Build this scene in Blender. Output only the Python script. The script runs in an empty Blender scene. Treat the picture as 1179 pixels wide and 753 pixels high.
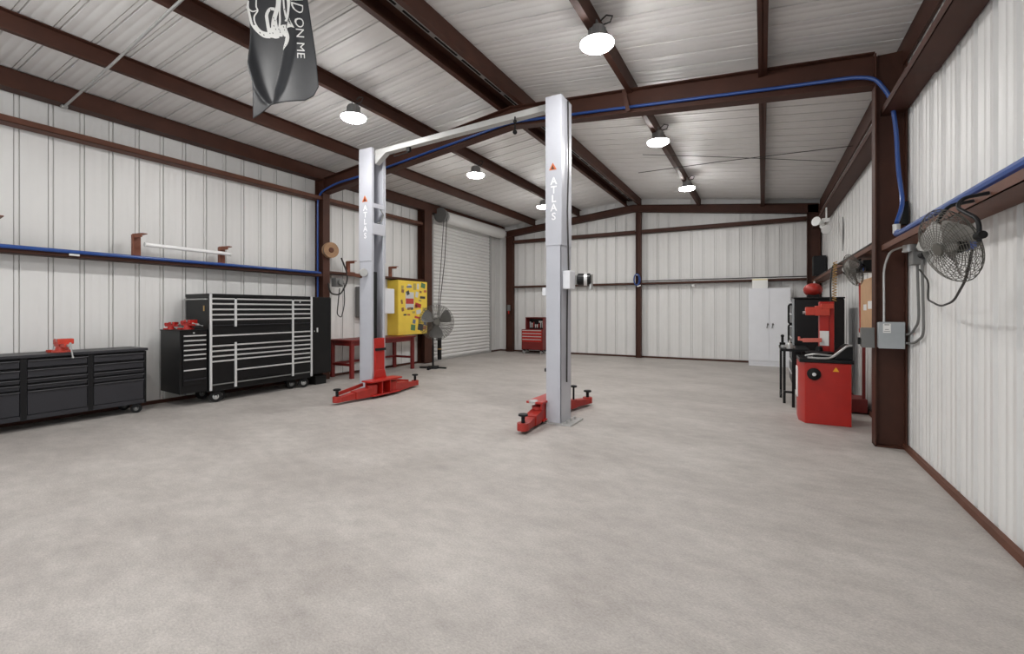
import bpy, bmesh, math, random
from mathutils import Vector, Matrix
random.seed(7)
PI = math.pi
SC = bpy.context.scene
COL = SC.collection

# ------------------------------------------------------------------ camera numbers (image 1179 x 753)
F, CX, CY, H = 528.3, 589.5, 357.0, 1.384
YAW = math.radians(28.65)
SN, CS = math.sin(YAW), math.cos(YAW)

def aX(u, v, X):
    k = (u - CX) / F; d = X / (CS * k - SN)
    return Vector((X, (SN * k + CS) * d, H + (CY - v) / F * d))
def aY(u, v, Y):
    k = (u - CX) / F; d = Y / (SN * k + CS)
    return Vector(((CS * k - SN) * d, Y, H + (CY - v) / F * d))
def aZ(u, v, z):
    k = (u - CX) / F; d = (z - H) * F / (CY - v)
    return Vector(((CS * k - SN) * d, (SN * k + CS) * d, z))

# ------------------------------------------------------------------ room numbers
XL, XR, YB, YF = -7.9, 1.265, 13.6, -3.6
XRIDGE = -3.32
def zr(x): return 4.65 - (0.1 if x < XRIDGE else 0.12) * abs(x - XRIDGE)       # underside of roof sheets

# ------------------------------------------------------------------ materials
MATS = {}
def mat(name, col, rough=0.5, metal=0.0, var=0.0, scale=6.0, bump=0.0, spec=0.5, emit=0.0, alpha=1.0, sheen=0.0, coat=0.0):
    if name in MATS: return MATS[name]
    m = bpy.data.materials.new(name); m.use_nodes = True
    nt = m.node_tree; b = nt.nodes['Principled BSDF']
    b.inputs['Base Color'].default_value = (*col, 1)
    b.inputs['Roughness'].default_value = rough
    b.inputs['Metallic'].default_value = metal
    b.inputs['Specular IOR Level'].default_value = spec
    if coat: b.inputs['Coat Weight'].default_value = coat; b.inputs['Coat Roughness'].default_value = 0.15
    if sheen: b.inputs['Sheen Weight'].default_value = sheen
    if emit:
        b.inputs['Emission Color'].default_value = (*col, 1); b.inputs['Emission Strength'].default_value = emit
    if var or bump:
        tc = nt.nodes.new('ShaderNodeTexCoord'); n = nt.nodes.new('ShaderNodeTexNoise')
        n.inputs['Scale'].default_value = scale; n.inputs['Detail'].default_value = 5; n.inputs['Roughness'].default_value = 0.6
        nt.links.new(tc.outputs['Object'], n.inputs['Vector'])
        if var:
            r = nt.nodes.new('ShaderNodeMapRange')
            r.inputs['From Min'].default_value = 0.25; r.inputs['From Max'].default_value = 0.75
            r.inputs['To Min'].default_value = 1 - var; r.inputs['To Max'].default_value = 1 + var
            nt.links.new(n.outputs['Fac'], r.inputs['Value'])
            mx = nt.nodes.new('ShaderNodeVectorMath'); mx.operation = 'SCALE'
            mx.inputs[0].default_value = col; nt.links.new(r.outputs['Result'], mx.inputs['Scale'])
            nt.links.new(mx.outputs['Vector'], b.inputs['Base Color'])
        if bump:
            bp = nt.nodes.new('ShaderNodeBump'); bp.inputs['Strength'].default_value = bump; bp.inputs['Distance'].default_value = 0.01
            nt.links.new(n.outputs['Fac'], bp.inputs['Height']); nt.links.new(bp.outputs['Normal'], b.inputs['Normal'])
    MATS[name] = m
    return m

def concrete():
    m = bpy.data.materials.new('concrete'); m.use_nodes = True
    nt = m.node_tree; b = nt.nodes['Principled BSDF']; L = nt.links.new
    tc = nt.nodes.new('ShaderNodeTexCoord')
    mp = nt.nodes.new('ShaderNodeMapping'); mp.inputs['Rotation'].default_value = (0, 0, 0.5); mp.inputs['Scale'].default_value = (1.0, 1.6, 1.0)
    L(tc.outputs['Object'], mp.inputs['Vector'])
    def noise(scale, detail, rough=0.6):
        n = nt.nodes.new('ShaderNodeTexNoise'); n.inputs['Scale'].default_value = scale
        n.inputs['Detail'].default_value = detail; n.inputs['Roughness'].default_value = rough
        L(mp.outputs['Vector'], n.inputs['Vector']); return n
    n1, n2, n3 = noise(0.8, 5, 0.65), noise(5.5, 8, 0.75), noise(70, 4, 0.75)
    r1 = nt.nodes.new('ShaderNodeValToRGB')
    e = r1.color_ramp.elements
    e[0].position = 0.3; e[0].color = (0.335, 0.308, 0.287, 1)
    e[1].position = 0.7; e[1].color = (0.465, 0.435, 0.410, 1)
    L(n1.outputs['Fac'], r1.inputs['Fac'])
    def mul(a, n, lo, hi, f0=0.3, f1=0.7):
        r = nt.nodes.new('ShaderNodeMapRange'); r.inputs['From Min'].default_value = f0; r.inputs['From Max'].default_value = f1
        r.inputs['To Min'].default_value = lo; r.inputs['To Max'].default_value = hi
        L(n.outputs['Fac'], r.inputs['Value'])
        v = nt.nodes.new('ShaderNodeVectorMath'); v.operation = 'SCALE'
        L(a, v.inputs[0]); L(r.outputs['Result'], v.inputs['Scale']); return v.outputs['Vector']
    c = mul(r1.outputs['Color'], n2, 0.84, 1.14)
    c = mul(c, n3, 0.80, 1.20)
    L(c, b.inputs['Base Color'])
    rr = nt.nodes.new('ShaderNodeMapRange'); rr.inputs['To Min'].default_value = 0.42; rr.inputs['To Max'].default_value = 0.68
    L(n2.outputs['Fac'], rr.inputs['Value']); L(rr.outputs['Result'], b.inputs['Roughness'])
    b.inputs['Specular IOR Level'].default_value = 0.4
    bp = nt.nodes.new('ShaderNodeBump'); bp.inputs['Strength'].default_value = 0.12; bp.inputs['Distance'].default_value = 0.004
    L(n3.outputs['Fac'], bp.inputs['Height']); L(bp.outputs['Normal'], b.inputs['Normal'])
    return m

WHITE = mat('white_sheet_metal', (0.73, 0.725, 0.71), 0.40, 0, 0.035, 1.3)
ROOF = mat('roof_sheet_metal', (0.75, 0.735, 0.72), 0.48, 0, 0.05, 1.6)
RED_OXIDE = mat('red_oxide_steel', (0.062, 0.0225, 0.0135), 0.58, 0, 0.22, 3.0, spec=0.3)
RED_OXIDE_LIGHT = mat('red_oxide_bracket', (0.115, 0.044, 0.026), 0.55, 0, 0.18, 5.0, spec=0.3)
RUST = mat('rusty_bracket', (0.20, 0.060, 0.028), 0.5, 0, 0.2, 9.0)
BLACK = mat('black_powder_coat', (0.0055, 0.0055, 0.006), 0.36, 0, 0.1, 8, spec=0.32)
BLACK_MATT = mat('black_rubber', (0.008, 0.008, 0.008), 0.7, spec=0.3)
CHARCOAL = mat('charcoal_painted_steel', (0.026, 0.026, 0.031), 0.42, 0, 0.08, 6, spec=0.4)
CHARCOAL_DK = mat('dark_frame_steel', (0.007, 0.007, 0.008), 0.5, spec=0.25)
LIP = mat('drawer_lip', (0.055, 0.055, 0.060), 0.4)
SILVER = mat('brushed_aluminium', (0.72, 0.72, 0.72), 0.32, 0.35)
GALV = mat('galvanised_steel', (0.48, 0.48, 0.47), 0.4, 0.55, 0.12, 12)
GREY_BOX = mat('grey_enamel', (0.36, 0.385, 0.40), 0.42, 0, 0.06, 9)
GREY_DK = mat('dark_grey_enamel', (0.16, 0.16, 0.155), 0.5)
LIFT = mat('pale_grey_lift_paint', (0.50, 0.51, 0.555), 0.35, 0, 0.04, 4)
BEAM = mat('dull_grey_beam', (0.50, 0.50, 0.485), 0.5, 0, 0.08, 5)
RED = mat('red_paint', (0.42, 0.014, 0.008), 0.36, 0, 0.1, 6)
RED_DULL = mat('worn_red_paint', (0.36, 0.022, 0.014), 0.5, 0, 0.2, 9)
RED_WOOD = mat('dark_red_paint', (0.17, 0.013, 0.011), 0.45, 0, 0.15, 6)
ORANGE_RED = mat('orange_red_cast_iron', (0.52, 0.045, 0.022), 0.42, 0, 0.12, 20)
YELLOW = mat('yellow_enamel', (0.88, 0.63, 0.075), 0.38, 0, 0.04, 5)
BLUE = mat('blue_air_pipe', (0.017, 0.066, 0.27), 0.32, 0, 0.05, 4)
CAB_WHITE = mat('pale_grey_cabinet', (0.76, 0.77, 0.80), 0.4, 0, 0.03, 4)
PAPER = mat('white_paper', (0.80, 0.80, 0.78), 0.7)
TAN = mat('tan_board', (0.56, 0.35, 0.20), 0.7, 0, 0.08, 10)
LAMP = mat('lamp_lens', (1.0, 0.985, 0.965), 0.4, emit=95)
LAMP_BODY = mat('lamp_housing', (0.26, 0.255, 0.25), 0.45, 0.3)
FLAG = mat('charcoal_satin', (0.024, 0.025, 0.028), 0.5, 0, 0.08, 14, spec=0.35)
FLAG_PRINT = mat('white_print', (0.74, 0.73, 0.70), 0.6)
TUBE_WHITE = mat('white_plastic_tube', (0.85, 0.85, 0.85), 0.3)
ROPE = mat('dark_cord', (0.03, 0.028, 0.026), 0.7)
REEL = mat('tan_reel', (0.33, 0.19, 0.10), 0.6, 0, 0.2, 15)
FANWIRE = mat('grey_fan_wire', (0.13, 0.125, 0.11), 0.45, 0.4)
FANBLADE = mat('silver_fan_blade', (0.36, 0.35, 0.33), 0.4, 0.5)
HOSE_Y = mat('yellow_brown_hose', (0.42, 0.26, 0.08), 0.5)
BLUE_LABEL = mat('blue_label', (0.03, 0.12, 0.55), 0.5)
FLOOR = concrete()

# ------------------------------------------------------------------ mesh builder
class B:
    def __init__(s): s.v = []; s.f = []
    def add(s, vs, fs):
        o = len(s.v); s.v += [Vector(p) for p in vs]; s.f += [tuple(i + o for i in q) for q in fs]; return s
    def hexa(s, p):                                   # 4 bottom, 4 top
        return s.add(p, [(0, 3, 2, 1), (4, 5, 6, 7), (0, 1, 5, 4), (1, 2, 6, 5), (2, 3, 7, 6), (3, 0, 4, 7)])
    def box(s, x0, x1, y0, y1, z0, z1):
        x0, x1 = sorted((x0, x1)); y0, y1 = sorted((y0, y1)); z0, z1 = sorted((z0, z1))
        return s.hexa([(x0, y0, z0), (x1, y0, z0), (x1, y1, z0), (x0, y1, z0), (x0, y0, z1), (x1, y0, z1), (x1, y1, z1), (x0, y1, z1)])
    def rbox(s, c, size, M):
        a, b, d = [q / 2 for q in size]; c = Vector(c)
        pts = [(-a, -b, -d), (a, -b, -d), (a, b, -d), (-a, b, -d), (-a, -b, d), (a, -b, d), (a, b, d), (-a, b, d)]
        return s.hexa([c + M @ Vector(p) for p in pts])
    def bar(s, p, q, w, h, up=(0, 0, 1)):             # rectangular bar from p to q
        p, q = Vector(p), Vector(q); d = q - p; x = d.normalized(); up = Vector(up)
        y = up.cross(x).normalized(); z = x.cross(y)
        return s.rbox((p + q) / 2, (d.length, w, h), Matrix((x, y, z)).transposed())
    def cyl(s, p, q, r, r2=None, n=20, caps=True):
        r2 = r if r2 is None else r2
        return s.tube([p, q], r, n, radii=[r, r2], caps=caps)
    def tube(s, path, r, n=10, closed=False, radii=None, caps=True):
        P = [Vector(p) for p in path]; m = len(P); o = len(s.v)
        T = []
        for i in range(m):
            if closed: t = P[(i + 1) % m] - P[i - 1]
            else: t = P[min(i + 1, m - 1)] - P[max(i - 1, 0)]
            T.append(t.normalized())
        a = Vector((0, 0, 1)) if abs(T[0].z) < 0.9 else Vector((1, 0, 0))
        u = T[0].cross(a).normalized()
        for i in range(m):
            u = (u - T[i] * u.dot(T[i])).normalized(); w = T[i].cross(u)
            rr = radii[i] if radii else r
            for k in range(n):
                g = 2 * PI * k / n
                s.v.append(P[i] + (u * math.cos(g) + w * math.sin(g)) * rr)
        for i in range(m if closed else m - 1):
            j = (i + 1) % m
            for k in range(n):
                l = (k + 1) % n
                s.f.append((o + i * n + k, o + i * n + l, o + j * n + l, o + j * n + k))
        if caps and not closed:
            s.f.append(tuple(o + k for k in range(n))[::-1]); s.f.append(tuple(o + (m - 1) * n + k for k in range(n)))
        return s
    def lathe(s, prof, origin, axis=(0, 0, 1), n=28):
        z = Vector(axis).normalized(); a = Vector((1, 0, 0)) if abs(z.x) < 0.9 else Vector((0, 1, 0))
        x = a.cross(z).normalized(); y = z.cross(x); O = Vector(origin); o = len(s.v)
        for r, h in prof:
            for k in range(n):
                g = 2 * PI * k / n
                s.v.append(O + z * h + (x * math.cos(g) + y * math.sin(g)) * max(r, 1e-4))
        for i in range(len(prof) - 1):
            for k in range(n):
                l = (k + 1) % n
                s.f.append((o + i * n + k, o + i * n + l, o + (i + 1) * n + l, o + (i + 1) * n + k))
        s.f.append(tuple(o + k for k in range(n))[::-1]); s.f.append(tuple(o + (len(prof) - 1) * n + k for k in range(n)))
        return s
    def ring(s, c, axis, R, r, n=32, m=6):
        z = Vector(axis).normalized(); a = Vector((1, 0, 0)) if abs(z.x) < 0.9 else Vector((0, 1, 0))
        x = a.cross(z).normalized(); y = z.cross(x); c = Vector(c)
        return s.tube([c + (x * math.cos(2 * PI * k / n) + y * math.sin(2 * PI * k / n)) * R for k in range(n)], r, m, closed=True)
    def prism(s, pts, off):                           # planar polygon pushed by a vector
        o = len(s.v); P = [Vector(p) for p in pts]; n = len(P); off = Vector(off)
        s.v += P + [p + off for p in P]
        s.f.append(tuple(o + i for i in range(n))[::-1]); s.f.append(tuple(o + n + i for i in range(n)))
        for i in range(n):
            j = (i + 1) % n; s.f.append((o + i, o + j, o + n + j, o + n + i))
        return s
    def ball(s, c, rx, ry, rz, n=20):
        c = Vector(c); o = len(s.v); m = n // 2
        for i in range(1, m):
            t = PI * i / m
            for k in range(n):
                g = 2 * PI * k / n
                s.v.append(c + Vector((rx * math.sin(t) * math.cos(g), ry * math.sin(t) * math.sin(g), rz * math.cos(t))))
        top = len(s.v); s.v.append(c + Vector((0, 0, rz))); bot = len(s.v); s.v.append(c - Vector((0, 0, rz)))
        for i in range(m - 2):
            for k in range(n):
                l = (k + 1) % n
                s.f.append((o + i * n + k, o + (i + 1) * n + k, o + (i + 1) * n + l, o + i * n + l))
        for k in range(n):
            l = (k + 1) % n
            s.f.append((top, o + k, o + l)); s.f.append((bot, o + (m - 2) * n + l, o + (m - 2) * n + k))
        return s

ORG = {}
def obj(name, b, m, parent=None, bevel=0.0, at=None, sharp=35):
    org = ORG[parent.name] if parent is not None else Vector(at if at is not None else (0, 0, 0))
    me = bpy.data.meshes.new(name)
    me.from_pydata([tuple(p - org) for p in b.v], [], b.f)
    bm = bmesh.new(); bm.from_mesh(me); bmesh.ops.recalc_face_normals(bm, faces=bm.faces); bm.to_mesh(me); bm.free()
    me.polygons.foreach_set('use_smooth', [True] * len(me.polygons))
    me.set_sharp_from_angle(angle=math.radians(sharp))
    me.materials.append(m)
    o = bpy.data.objects.new(name, me); COL.objects.link(o)
    if parent is not None: o.parent = parent
    else: o.location = org
    ORG[o.name] = org
    if bevel:
        md = o.modifiers.new('Bevel', 'BEVEL'); md.width = bevel; md.segments = 2; md.limit_method = 'ANGLE'; md.angle_limit = math.radians(40)
        md.harden_normals = True
    return o
def tag(o, label, cat, group=None, kind=None):
    o['label'] = label; o['category'] = cat
    if group: o['group'] = group
    if kind: o['kind'] = kind
    return o
def thing(name, label, cat, loc, group=None, kind=None):
    o = bpy.data.objects.new(name, None); COL.objects.link(o); o.location = loc
    o.empty_display_size = 0.1
    ORG[o.name] = Vector(loc)
    return tag(o, label, cat, group, kind)
def copy_tree(o, parent=None):
    c = o.copy(); COL.objects.link(c)
    if parent is not None: c.parent = parent
    ORG[c.name] = ORG[o.name]
    for ch in [q for q in o.children]: copy_tree(ch, c)
    return c
def struct(name, b, m, label, cat, group=None, bevel=0):
    return tag(obj(name, b, m, None, bevel), label, cat, group, 'structure')

def text_mesh(s, size, font_bold=False):
    cu = bpy.data.curves.new('t', 'FONT'); cu.body = s; cu.size = size; cu.align_x = 'CENTER'; cu.resolution_u = 3
    if font_bold: cu.offset = size * 0.02
    o = bpy.data.objects.new('t', cu); COL.objects.link(o)
    dg = bpy.context.evaluated_depsgraph_get()
    me = bpy.data.meshes.new_from_object(o.evaluated_get(dg))
    vs = [v.co.copy() for v in me.vertices]; me.calc_loop_triangles(); fs = [tuple(q.vertices) for q in me.loop_triangles]
    bpy.data.objects.remove(o); bpy.data.curves.remove(cu); bpy.data.meshes.remove(me)
    return vs, fs

# ------------------------------------------------------------------ SETTING
fl = B().box(XL - 0.4, XR + 0.4, YF - 0.4, YB + 0.4, -0.15, 0)
struct('floor', fl, FLOOR, 'pale mottled grey concrete floor of the workshop', 'floor')

PITCH = 0.3048
def profile(t0, t1, phase, mouth=0.058, depth=0.042, minor=0.0012, slots=True):
    """(t, outward offset) along a ribbed sheet: one deep rib a foot and two shallow ones between"""
    pts = [(t0, 0.0)]
    n = math.floor((t0 - phase) / PITCH) - 1
    while phase + n * PITCH < t1:
        b = phase + n * PITCH
        if slots:   # narrow and wider slots beside a flat pan, added to make dark shade lines
            cand = [(b, 0), (b + 0.001, 0.03), (b + 0.009, 0.03), (b + 0.010, 0.006), (b + mouth - 0.014, 0.006), (b + mouth - 0.013, 0.03), (b + mouth - 0.001, 0.03), (b + mouth, 0)]
        else:
            cand = [(b, 0), (b + 0.012, depth), (b + mouth - 0.012, depth), (b + mouth, 0)]
        nc = len(cand)
        for q in (0.115, 0.205):
            cand += [(b + q, 0), (b + q + 0.010, minor), (b + q + 0.026, minor), (b + q + 0.036, 0)]
        if b > t0 and b + PITCH < t1: pts += cand
        elif b > t0 and b + mouth < t1: pts += cand[:nc]
        n += 1
    pts.append((t1, 0.0))
    return pts
def sheet(b, prof, fn_lo, fn_hi):
    o = len(b.v)
    for t, d in prof: b.v.append(Vector(fn_lo(t, d))); b.v.append(Vector(fn_hi(t, d)))
    for i in range(len(prof) - 1): b.f.append((o + 2 * i, o + 2 * i + 2, o + 2 * i + 3, o + 2 * i + 1))

DY0, DY1, DZ = 9.86, 12.80, 3.72                       # roll-up door opening
b = B()
for a0, a1, z0 in ((YF, DY0, 0), (DY0, DY1, DZ), (DY1, YB, 0)):
    sheet(b, profile(a0, a1, 1.964), lambda t, d, z0=z0: (XL - d, t, z0), lambda t, d: (XL - d, t, zr(XL)))
struct('wall_left', b, WHITE, 'white ribbed metal wall behind the tool chests and roll-up door', 'wall')
b = B()
sheet(b, profile(YF, 5.9, 2.06, 0.075, 0.035, 0.006, False) + profile(5.9, YB, 2.06), lambda t, d: (XR + d, t, 0), lambda t, d: (XR + d, t, zr(XR)))
struct('wall_right', b, WHITE, 'white ribbed metal wall carrying the round fan and grey conduit', 'wall')
b = B()
pf = profile(XL, XRIDGE, -4.808) + profile(XRIDGE, XR, -4.808)
sheet(b, pf, lambda t, d: (t, YB + d, 0), lambda t, d: (t, YB + d, zr(t)))
struct('wall_back', b, WHITE, 'white ribbed metal end wall behind the white double-door cabinet', 'wall')
b = B()                                               # end wall behind the viewer, with an open vehicle doorway
OX0, OX1, OZ = -6.0, -1.2, 3.3
for a0, a1, z0 in ((XL, OX0, 0), (OX0, XRIDGE, OZ), (XRIDGE, OX1, OZ), (OX1, XR, 0)):
    sheet(b, profile(a0, a1, -4.808), lambda t, d, z0=z0: (t, YF - d, z0), lambda t, d: (t, YF - d, zr(t)))
struct('wall_front', b, WHITE, 'white ribbed end wall with the open vehicle doorway', 'wall')
b = B()
for x0, x1 in ((XL - 0.05, XRIDGE), (XRIDGE, XR + 0.05)):
    sheet(b, profile(YF, YB + 0.05, 1.90, 0.062, 0.036, 0.003), lambda t, d, x0=x0: (x0, t, zr(x0) + d), lambda t, d, x1=x1: (x1, t, zr(x1) + d))
struct('ceiling', b, ROOF, 'underside of the ribbed white metal gable roof', 'ceiling')

# brown base trims
b = B().box(XL, XL + 0.03, YF, DY0 - 0.05, 0, 0.05).box(XL, XL + 0.03, DY1 + 0.02, YB, 0, 0.05)
struct('baseboard_left', b, RED_OXIDE, 'brown steel base angle along the foot of the left wall', 'baseboard')
b = B().box(XR - 0.035, XR, YF, YB, 0, 0.05)
struct('baseboard_right', b, RED_OXIDE_LIGHT, 'brown steel base angle along the foot of the right wall', 'baseboard')
b = B().box(XL + 0.03, XR - 0.04, YB - 0.035, YB, 0, 0.05)
struct('baseboard_back', b, RED_OXIDE, 'brown steel base angle along the foot of the back wall', 'baseboard')

# ---- purlins, eave struts
def purlin(x, side, label, grp='roof purlins', y1=YB - 0.05):
    """web at x, flanges pointing to side"""
    b = B(); zt = zr(x) - 0.004; h = 0.20; w = 0.07; t = 0.008
    b.box(x, x + side * t, YF, y1, zt - h, zt)
    b.box(x + side * t, x + side * w, YF, y1, zt - h, zt - h + t)
    zf = min(zt, zr(x + side * w) - 0.002)
    b.box(x + side * t, x + side * w, YF, y1, zf - t, zf)
    b.box(x + side * (w - t), x + side * w, YF, y1, zt - h + t, zt - h + 0.025)
    return struct('purlin', b, RED_OXIDE, label, 'roof beam', grp)
purlin(-6.54, 1, 'brown roof purlin next to the left eave, without lamps')
purlin(-5.01, 1, 'brown roof purlin over the row of lamps on the roll-up door side')
purlin(-3.54, 1, 'brown ridge purlin on the left side of the dark ridge gap', 'paired ridge purlins')
purlin(-3.10, -1, 'brown ridge purlin on the right side of the dark ridge gap', 'paired ridge purlins')
purlin(-1.49, -1, 'brown roof purlin over the row of lamps nearer the round wall fan')
b = B(); x = 0.0; zt = zr(x) - 0.006
b.box(-0.004, 0.004, YF, YB - 0.05, zt - 0.2, zt).box(-0.045, 0.045, YF, YB - 0.05, zt - 0.2, zt - 0.192).box(-0.045, 0.045, YF, YB - 0.05, zt - 0.012, zt - 0.006)
struct('purlin', b, RED_OXIDE, 'narrow brown roof purlin nearest the right eave', 'roof beam', 'roof purlins')
tr = struct('trim_1', B().box(-3.415, -3.19, YF, YB - 0.05, 4.592, 4.600), GALV, 'slotted metal ridge strip between the two ridge purlins', 'trim')
b = B()
for k in range(31):
    y = YF + 0.2 + k * 0.55
    b.box(-3.395, -3.368, y, y + 0.44, 4.588, 4.5925)
obj('slots', b, BLACK_MATT, tr)
obj('cover_plate', B().box(-3.49, -3.415, YF, YB - 0.05, 4.596, 4.606), RED_OXIDE, tr)
b = B().box(-7.70, -7.692, YF, YB - 0.05, 3.98, 4.20).box(-7.88, -7.70, YF, YB - 0.05, 3.98, 3.988).box(-7.88, -7.872, YF, YB - 0.05, 3.988, 4.17)
struct('eave_strut', b, RED_OXIDE, 'brown eave strut along the top of the left wall', 'eave beam')
b = B().box(1.232, 1.24, YF, YB - 0.05, 3.84, 4.09).box(1.24, 1.258, YF, YB - 0.05, 3.84, 3.85)
struct('eave_strut', b, RED_OXIDE, 'brown eave strut along the top of the right wall', 'eave beam')

# ---- frames
YFL, YFR = 6.27, 5.93
def fy(x): return YFL + (YFR - YFL) * (x + 7.65) / 8.65
def rafter(xs, y_of, depth, drop, label, fw=0.08, grp='sloping roof frame beams'):
    b = B()
    for x0, x1 in zip(xs[:-1], xs[1:]):
        P = []
        for x in (x0, x1):
            zt = 4.65 - 0.1 * abs(x - XRIDGE) - 0.21 - drop; P.append((x, y_of(x), zt - depth - (0.04 if x > 0 else 0), zt))
        (xa, ya, ba, ta), (xb, yb, bb, tb) = P
        def slab(w, lo, hi):
            (la, ha), (lb, hb) = (lo[0], hi[0]), (lo[1], hi[1])
            b.hexa([(xa, ya - w, la), (xb, yb - w, lb), (xb, yb + w, lb), (xa, ya + w, la), (xa, ya - w, ha), (xb, yb - w, hb), (xb, yb + w, hb), (xa, ya + w, ha)])
        slab(fw, (ba, bb), (ba + 0.012, bb + 0.012)); slab(fw, (ta - 0.012, tb - 0.012), (ta, tb)); slab(0.005, (ba + 0.012, bb + 0.012), (ta - 0.012, tb - 0.012))
    return struct('rafter', b, RED_OXIDE, label, 'roof frame beam', grp)
rafter([-7.65, XRIDGE, 1.0], fy, 0.30, 0.0, 'deep brown steel roof frame carrying the blue air pipe above the lift')
rafter([-7.55, XRIDGE, 1.2], lambda x: 13.45, 0.20, 0.0, 'brown steel roof frame along the top of the back wall')
def icol_x(x0, x1, yc, z1, label, fw=0.08, name='column'):   # web along X, flanges at x0 and x1
    b = B().box(x0, x0 + 0.012, yc - fw, yc + fw, 0, z1).box(x1 - 0.012, x1, yc - fw, yc + fw, 0, z1).box(x0 + 0.012, x1 - 0.012, yc - 0.005, yc + 0.005, 0, z1)
    b.box(x0, x1, yc - fw, yc + fw, 0, 0.015)
    return struct(name, b, RED_OXIDE, label, 'steel column', 'steel frame columns')
icol_x(-7.89, -7.65, 6.27, 4.0, 'brown steel column behind the black locker, carrying the blue pipe and round reel')
icol_x(1.0, 1.255, 5.93, 3.99, 'wide brown steel column with the grey electrical box')
icol_x(-7.89, -7.65, 9.46, 4.0, 'brown steel column beside the yellow cabinet and roll-up door', 0.15)
icol_x(-7.54, -7.30, 13.46, 3.85, 'brown steel corner column to the right of the roll-up door', 0.08)
icol_x(-3.235, -3.085, 13.47, 4.22, 'slim brown steel column in the middle of the back wall', 0.06)
icol_x(0.96, 1.23, 13.45, 3.98, 'brown steel corner column above the red tank', 0.10)

# ---- girts (8 in deep, open flange inwards)
def girt_y(xw, xi, z, y0, y1, label, up=0.06, m=RED_OXIDE):
    s = 1 if xi > xw else -1
    b = B().box(xw, xi, y0, y1, z, z + 0.006).box(xi - s * 0.006, xi, y0, y1, z, z + up).box(xi - s * 0.02, xi - s * 0.006, y0, y1, z + up - 0.006, z + up).box(xw, xw + s * 0.006, y0, y1, z + 0.006, z + up)
    return struct('girt', b, m, label, 'wall rail', 'horizontal wall girts')
girt_y(XL + 0.01, -7.70, 3.575, YF, 9.30, 'brown upper wall rail above the tool chests', 0.075, RED_OXIDE_LIGHT)
girt_y(XL + 0.01, -7.66, 2.05, YF, 6.18, 'brown wall rail under the blue pipe and two shelf brackets', 0.05)
girt_y(XL + 0.01, -7.66, 2.12, 6.36, 9.30, 'brown wall rail from the round reel to the yellow cabinet', 0.05)
girt_y(XR - 0.01, 1.05, 3.335, YF, 4.97, 'brown upper wall rail above the round wall fan', 0.075, RED_OXIDE)
girt_y(XR - 0.01, 1.06, 3.36, 4.99, 13.3, 'brown upper wall rail beyond the wide column', 0.075, RED_OXIDE)
girt_y(XR - 0.01, 1.05, 1.975, YF, 5.84, 'brown wall rail behind the round wall fan', 0.06, RED_OXIDE_LIGHT)
girt_y(XR - 0.01, 1.05, 2.045, 6.02, 13.3, 'brown wall rail over the tan board and black tool chest', 0.06, RED_OXIDE_LIGHT)
def girt_x(z, x0, x1, label, up=0.06):
    b = B().box(x0, x1, 13.41, YB - 0.005, z, z + 0.006).box(x0, x1, 13.41, 13.416, z, z + up).box(x0, x1, 13.416, 13.43, z + up - 0.006, z + up).box(x0, x1, YB - 0.012, YB - 0.006, z + 0.006, z + up)
    return struct('girt', b, RED_OXIDE, label, 'wall rail', 'horizontal wall girts')
girt_x(3.60, -7.28, -3.25, 'brown upper rail of the back wall, roll-up door side', 0.10)
girt_x(3.60, -3.07, 0.95, 'brown upper rail of the back wall, white cabinet side', 0.10)
girt_x(2.12, -7.28, -3.25, 'brown middle rail of the back wall over the small red tool chest')
girt_x(2.12, -3.07, 0.95, 'brown middle rail of the back wall over the white cabinet')

# ---- pipes and cables on the structure
b = B().tube([(-3.05, 13.38, 2.215), (0.95, 13.38, 2.215)], 0.014)
tag(obj('conduit', b, ROPE), 'dark thin pipe running along the back wall rail', 'pipe')
b = B().tube([(-7.78, 2.38, 3.955), (-6.3, 2.33, 4.10), (-3.9, 2.23, 4.345)], 0.014)
b.box(-7.80, -7.74, 2.35, 2.41, 3.945, 3.972)
tag(obj('conduit', b, GALV), 'grey metal conduit crossing under the purlins near the black flag', 'pipe')
b = B().tube([aZ(735, 199, 4.05), aZ(830, 186, 4.03), aZ(990, 167, 3.93)], 0.006, 6)
tag(obj('brace_rod', b, ROPE), 'thin dark brace rod rising towards the right eave under the far roof', 'rod', 'crossed roof brace rods')
b = B().tube([aZ(740, 178, 4.06), aZ(840, 181, 4.05), aZ(962, 186, 3.98)], 0.005, 6)
tag(obj('brace_rod', b, ROPE), 'thin dark brace rod falling towards the right eave under the far roof', 'rod', 'crossed roof brace rods')

def arc(pts, k=0.12, n=5):
    """round the corners of a polyline"""
    P = [Vector(p) for p in pts]; out = [P[0]]
    for i in range(1, len(P) - 1):
        a, c, d = P[i - 1], P[i], P[i + 1]
        r = min(k, (c - a).length * 0.45, (d - c).length * 0.45)
        s, e = c + (a - c).normalized() * r, c + (d - c).normalized() * r
        for j in range(n + 1):
            t = j / n; out.append(s * (1 - t) ** 2 + c * 2 * t * (1 - t) + e * t * t)
    out.append(P[-1]); return out
zp = lambda x: 4.65 - 0.1 * abs(x - XRIDGE) - 0.21 - 0.30 + 0.075
yp = lambda x: fy(x) - 0.035
path = [(-7.775, fy(-7.775) - 0.11, 1.45), (-7.775, fy(-7.775) - 0.11, 3.70), (-7.25, yp(-7.25) - 0.07, zp(-7.25) + 0.01)]
path += [(x, yp(x), zp(x)) for x in (-6.3, -5.2, -4.2, -3.32, -2.4, -1.4, -0.4, 0.3)]
p1 = [aY(985, 89, 5.83), aY(1008, 90, 5.80), aY(1026, 112, 5.81), aY(1032, 150, 5.81), aY(1034, 195, 5.79), aY(1040, 235, 5.70), Vector((1.10, 5.495, 2.20))]
b = B().tube(arc(path + [tuple(p) for p in p1], 0.22, 6), 0.019, 10)
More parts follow.
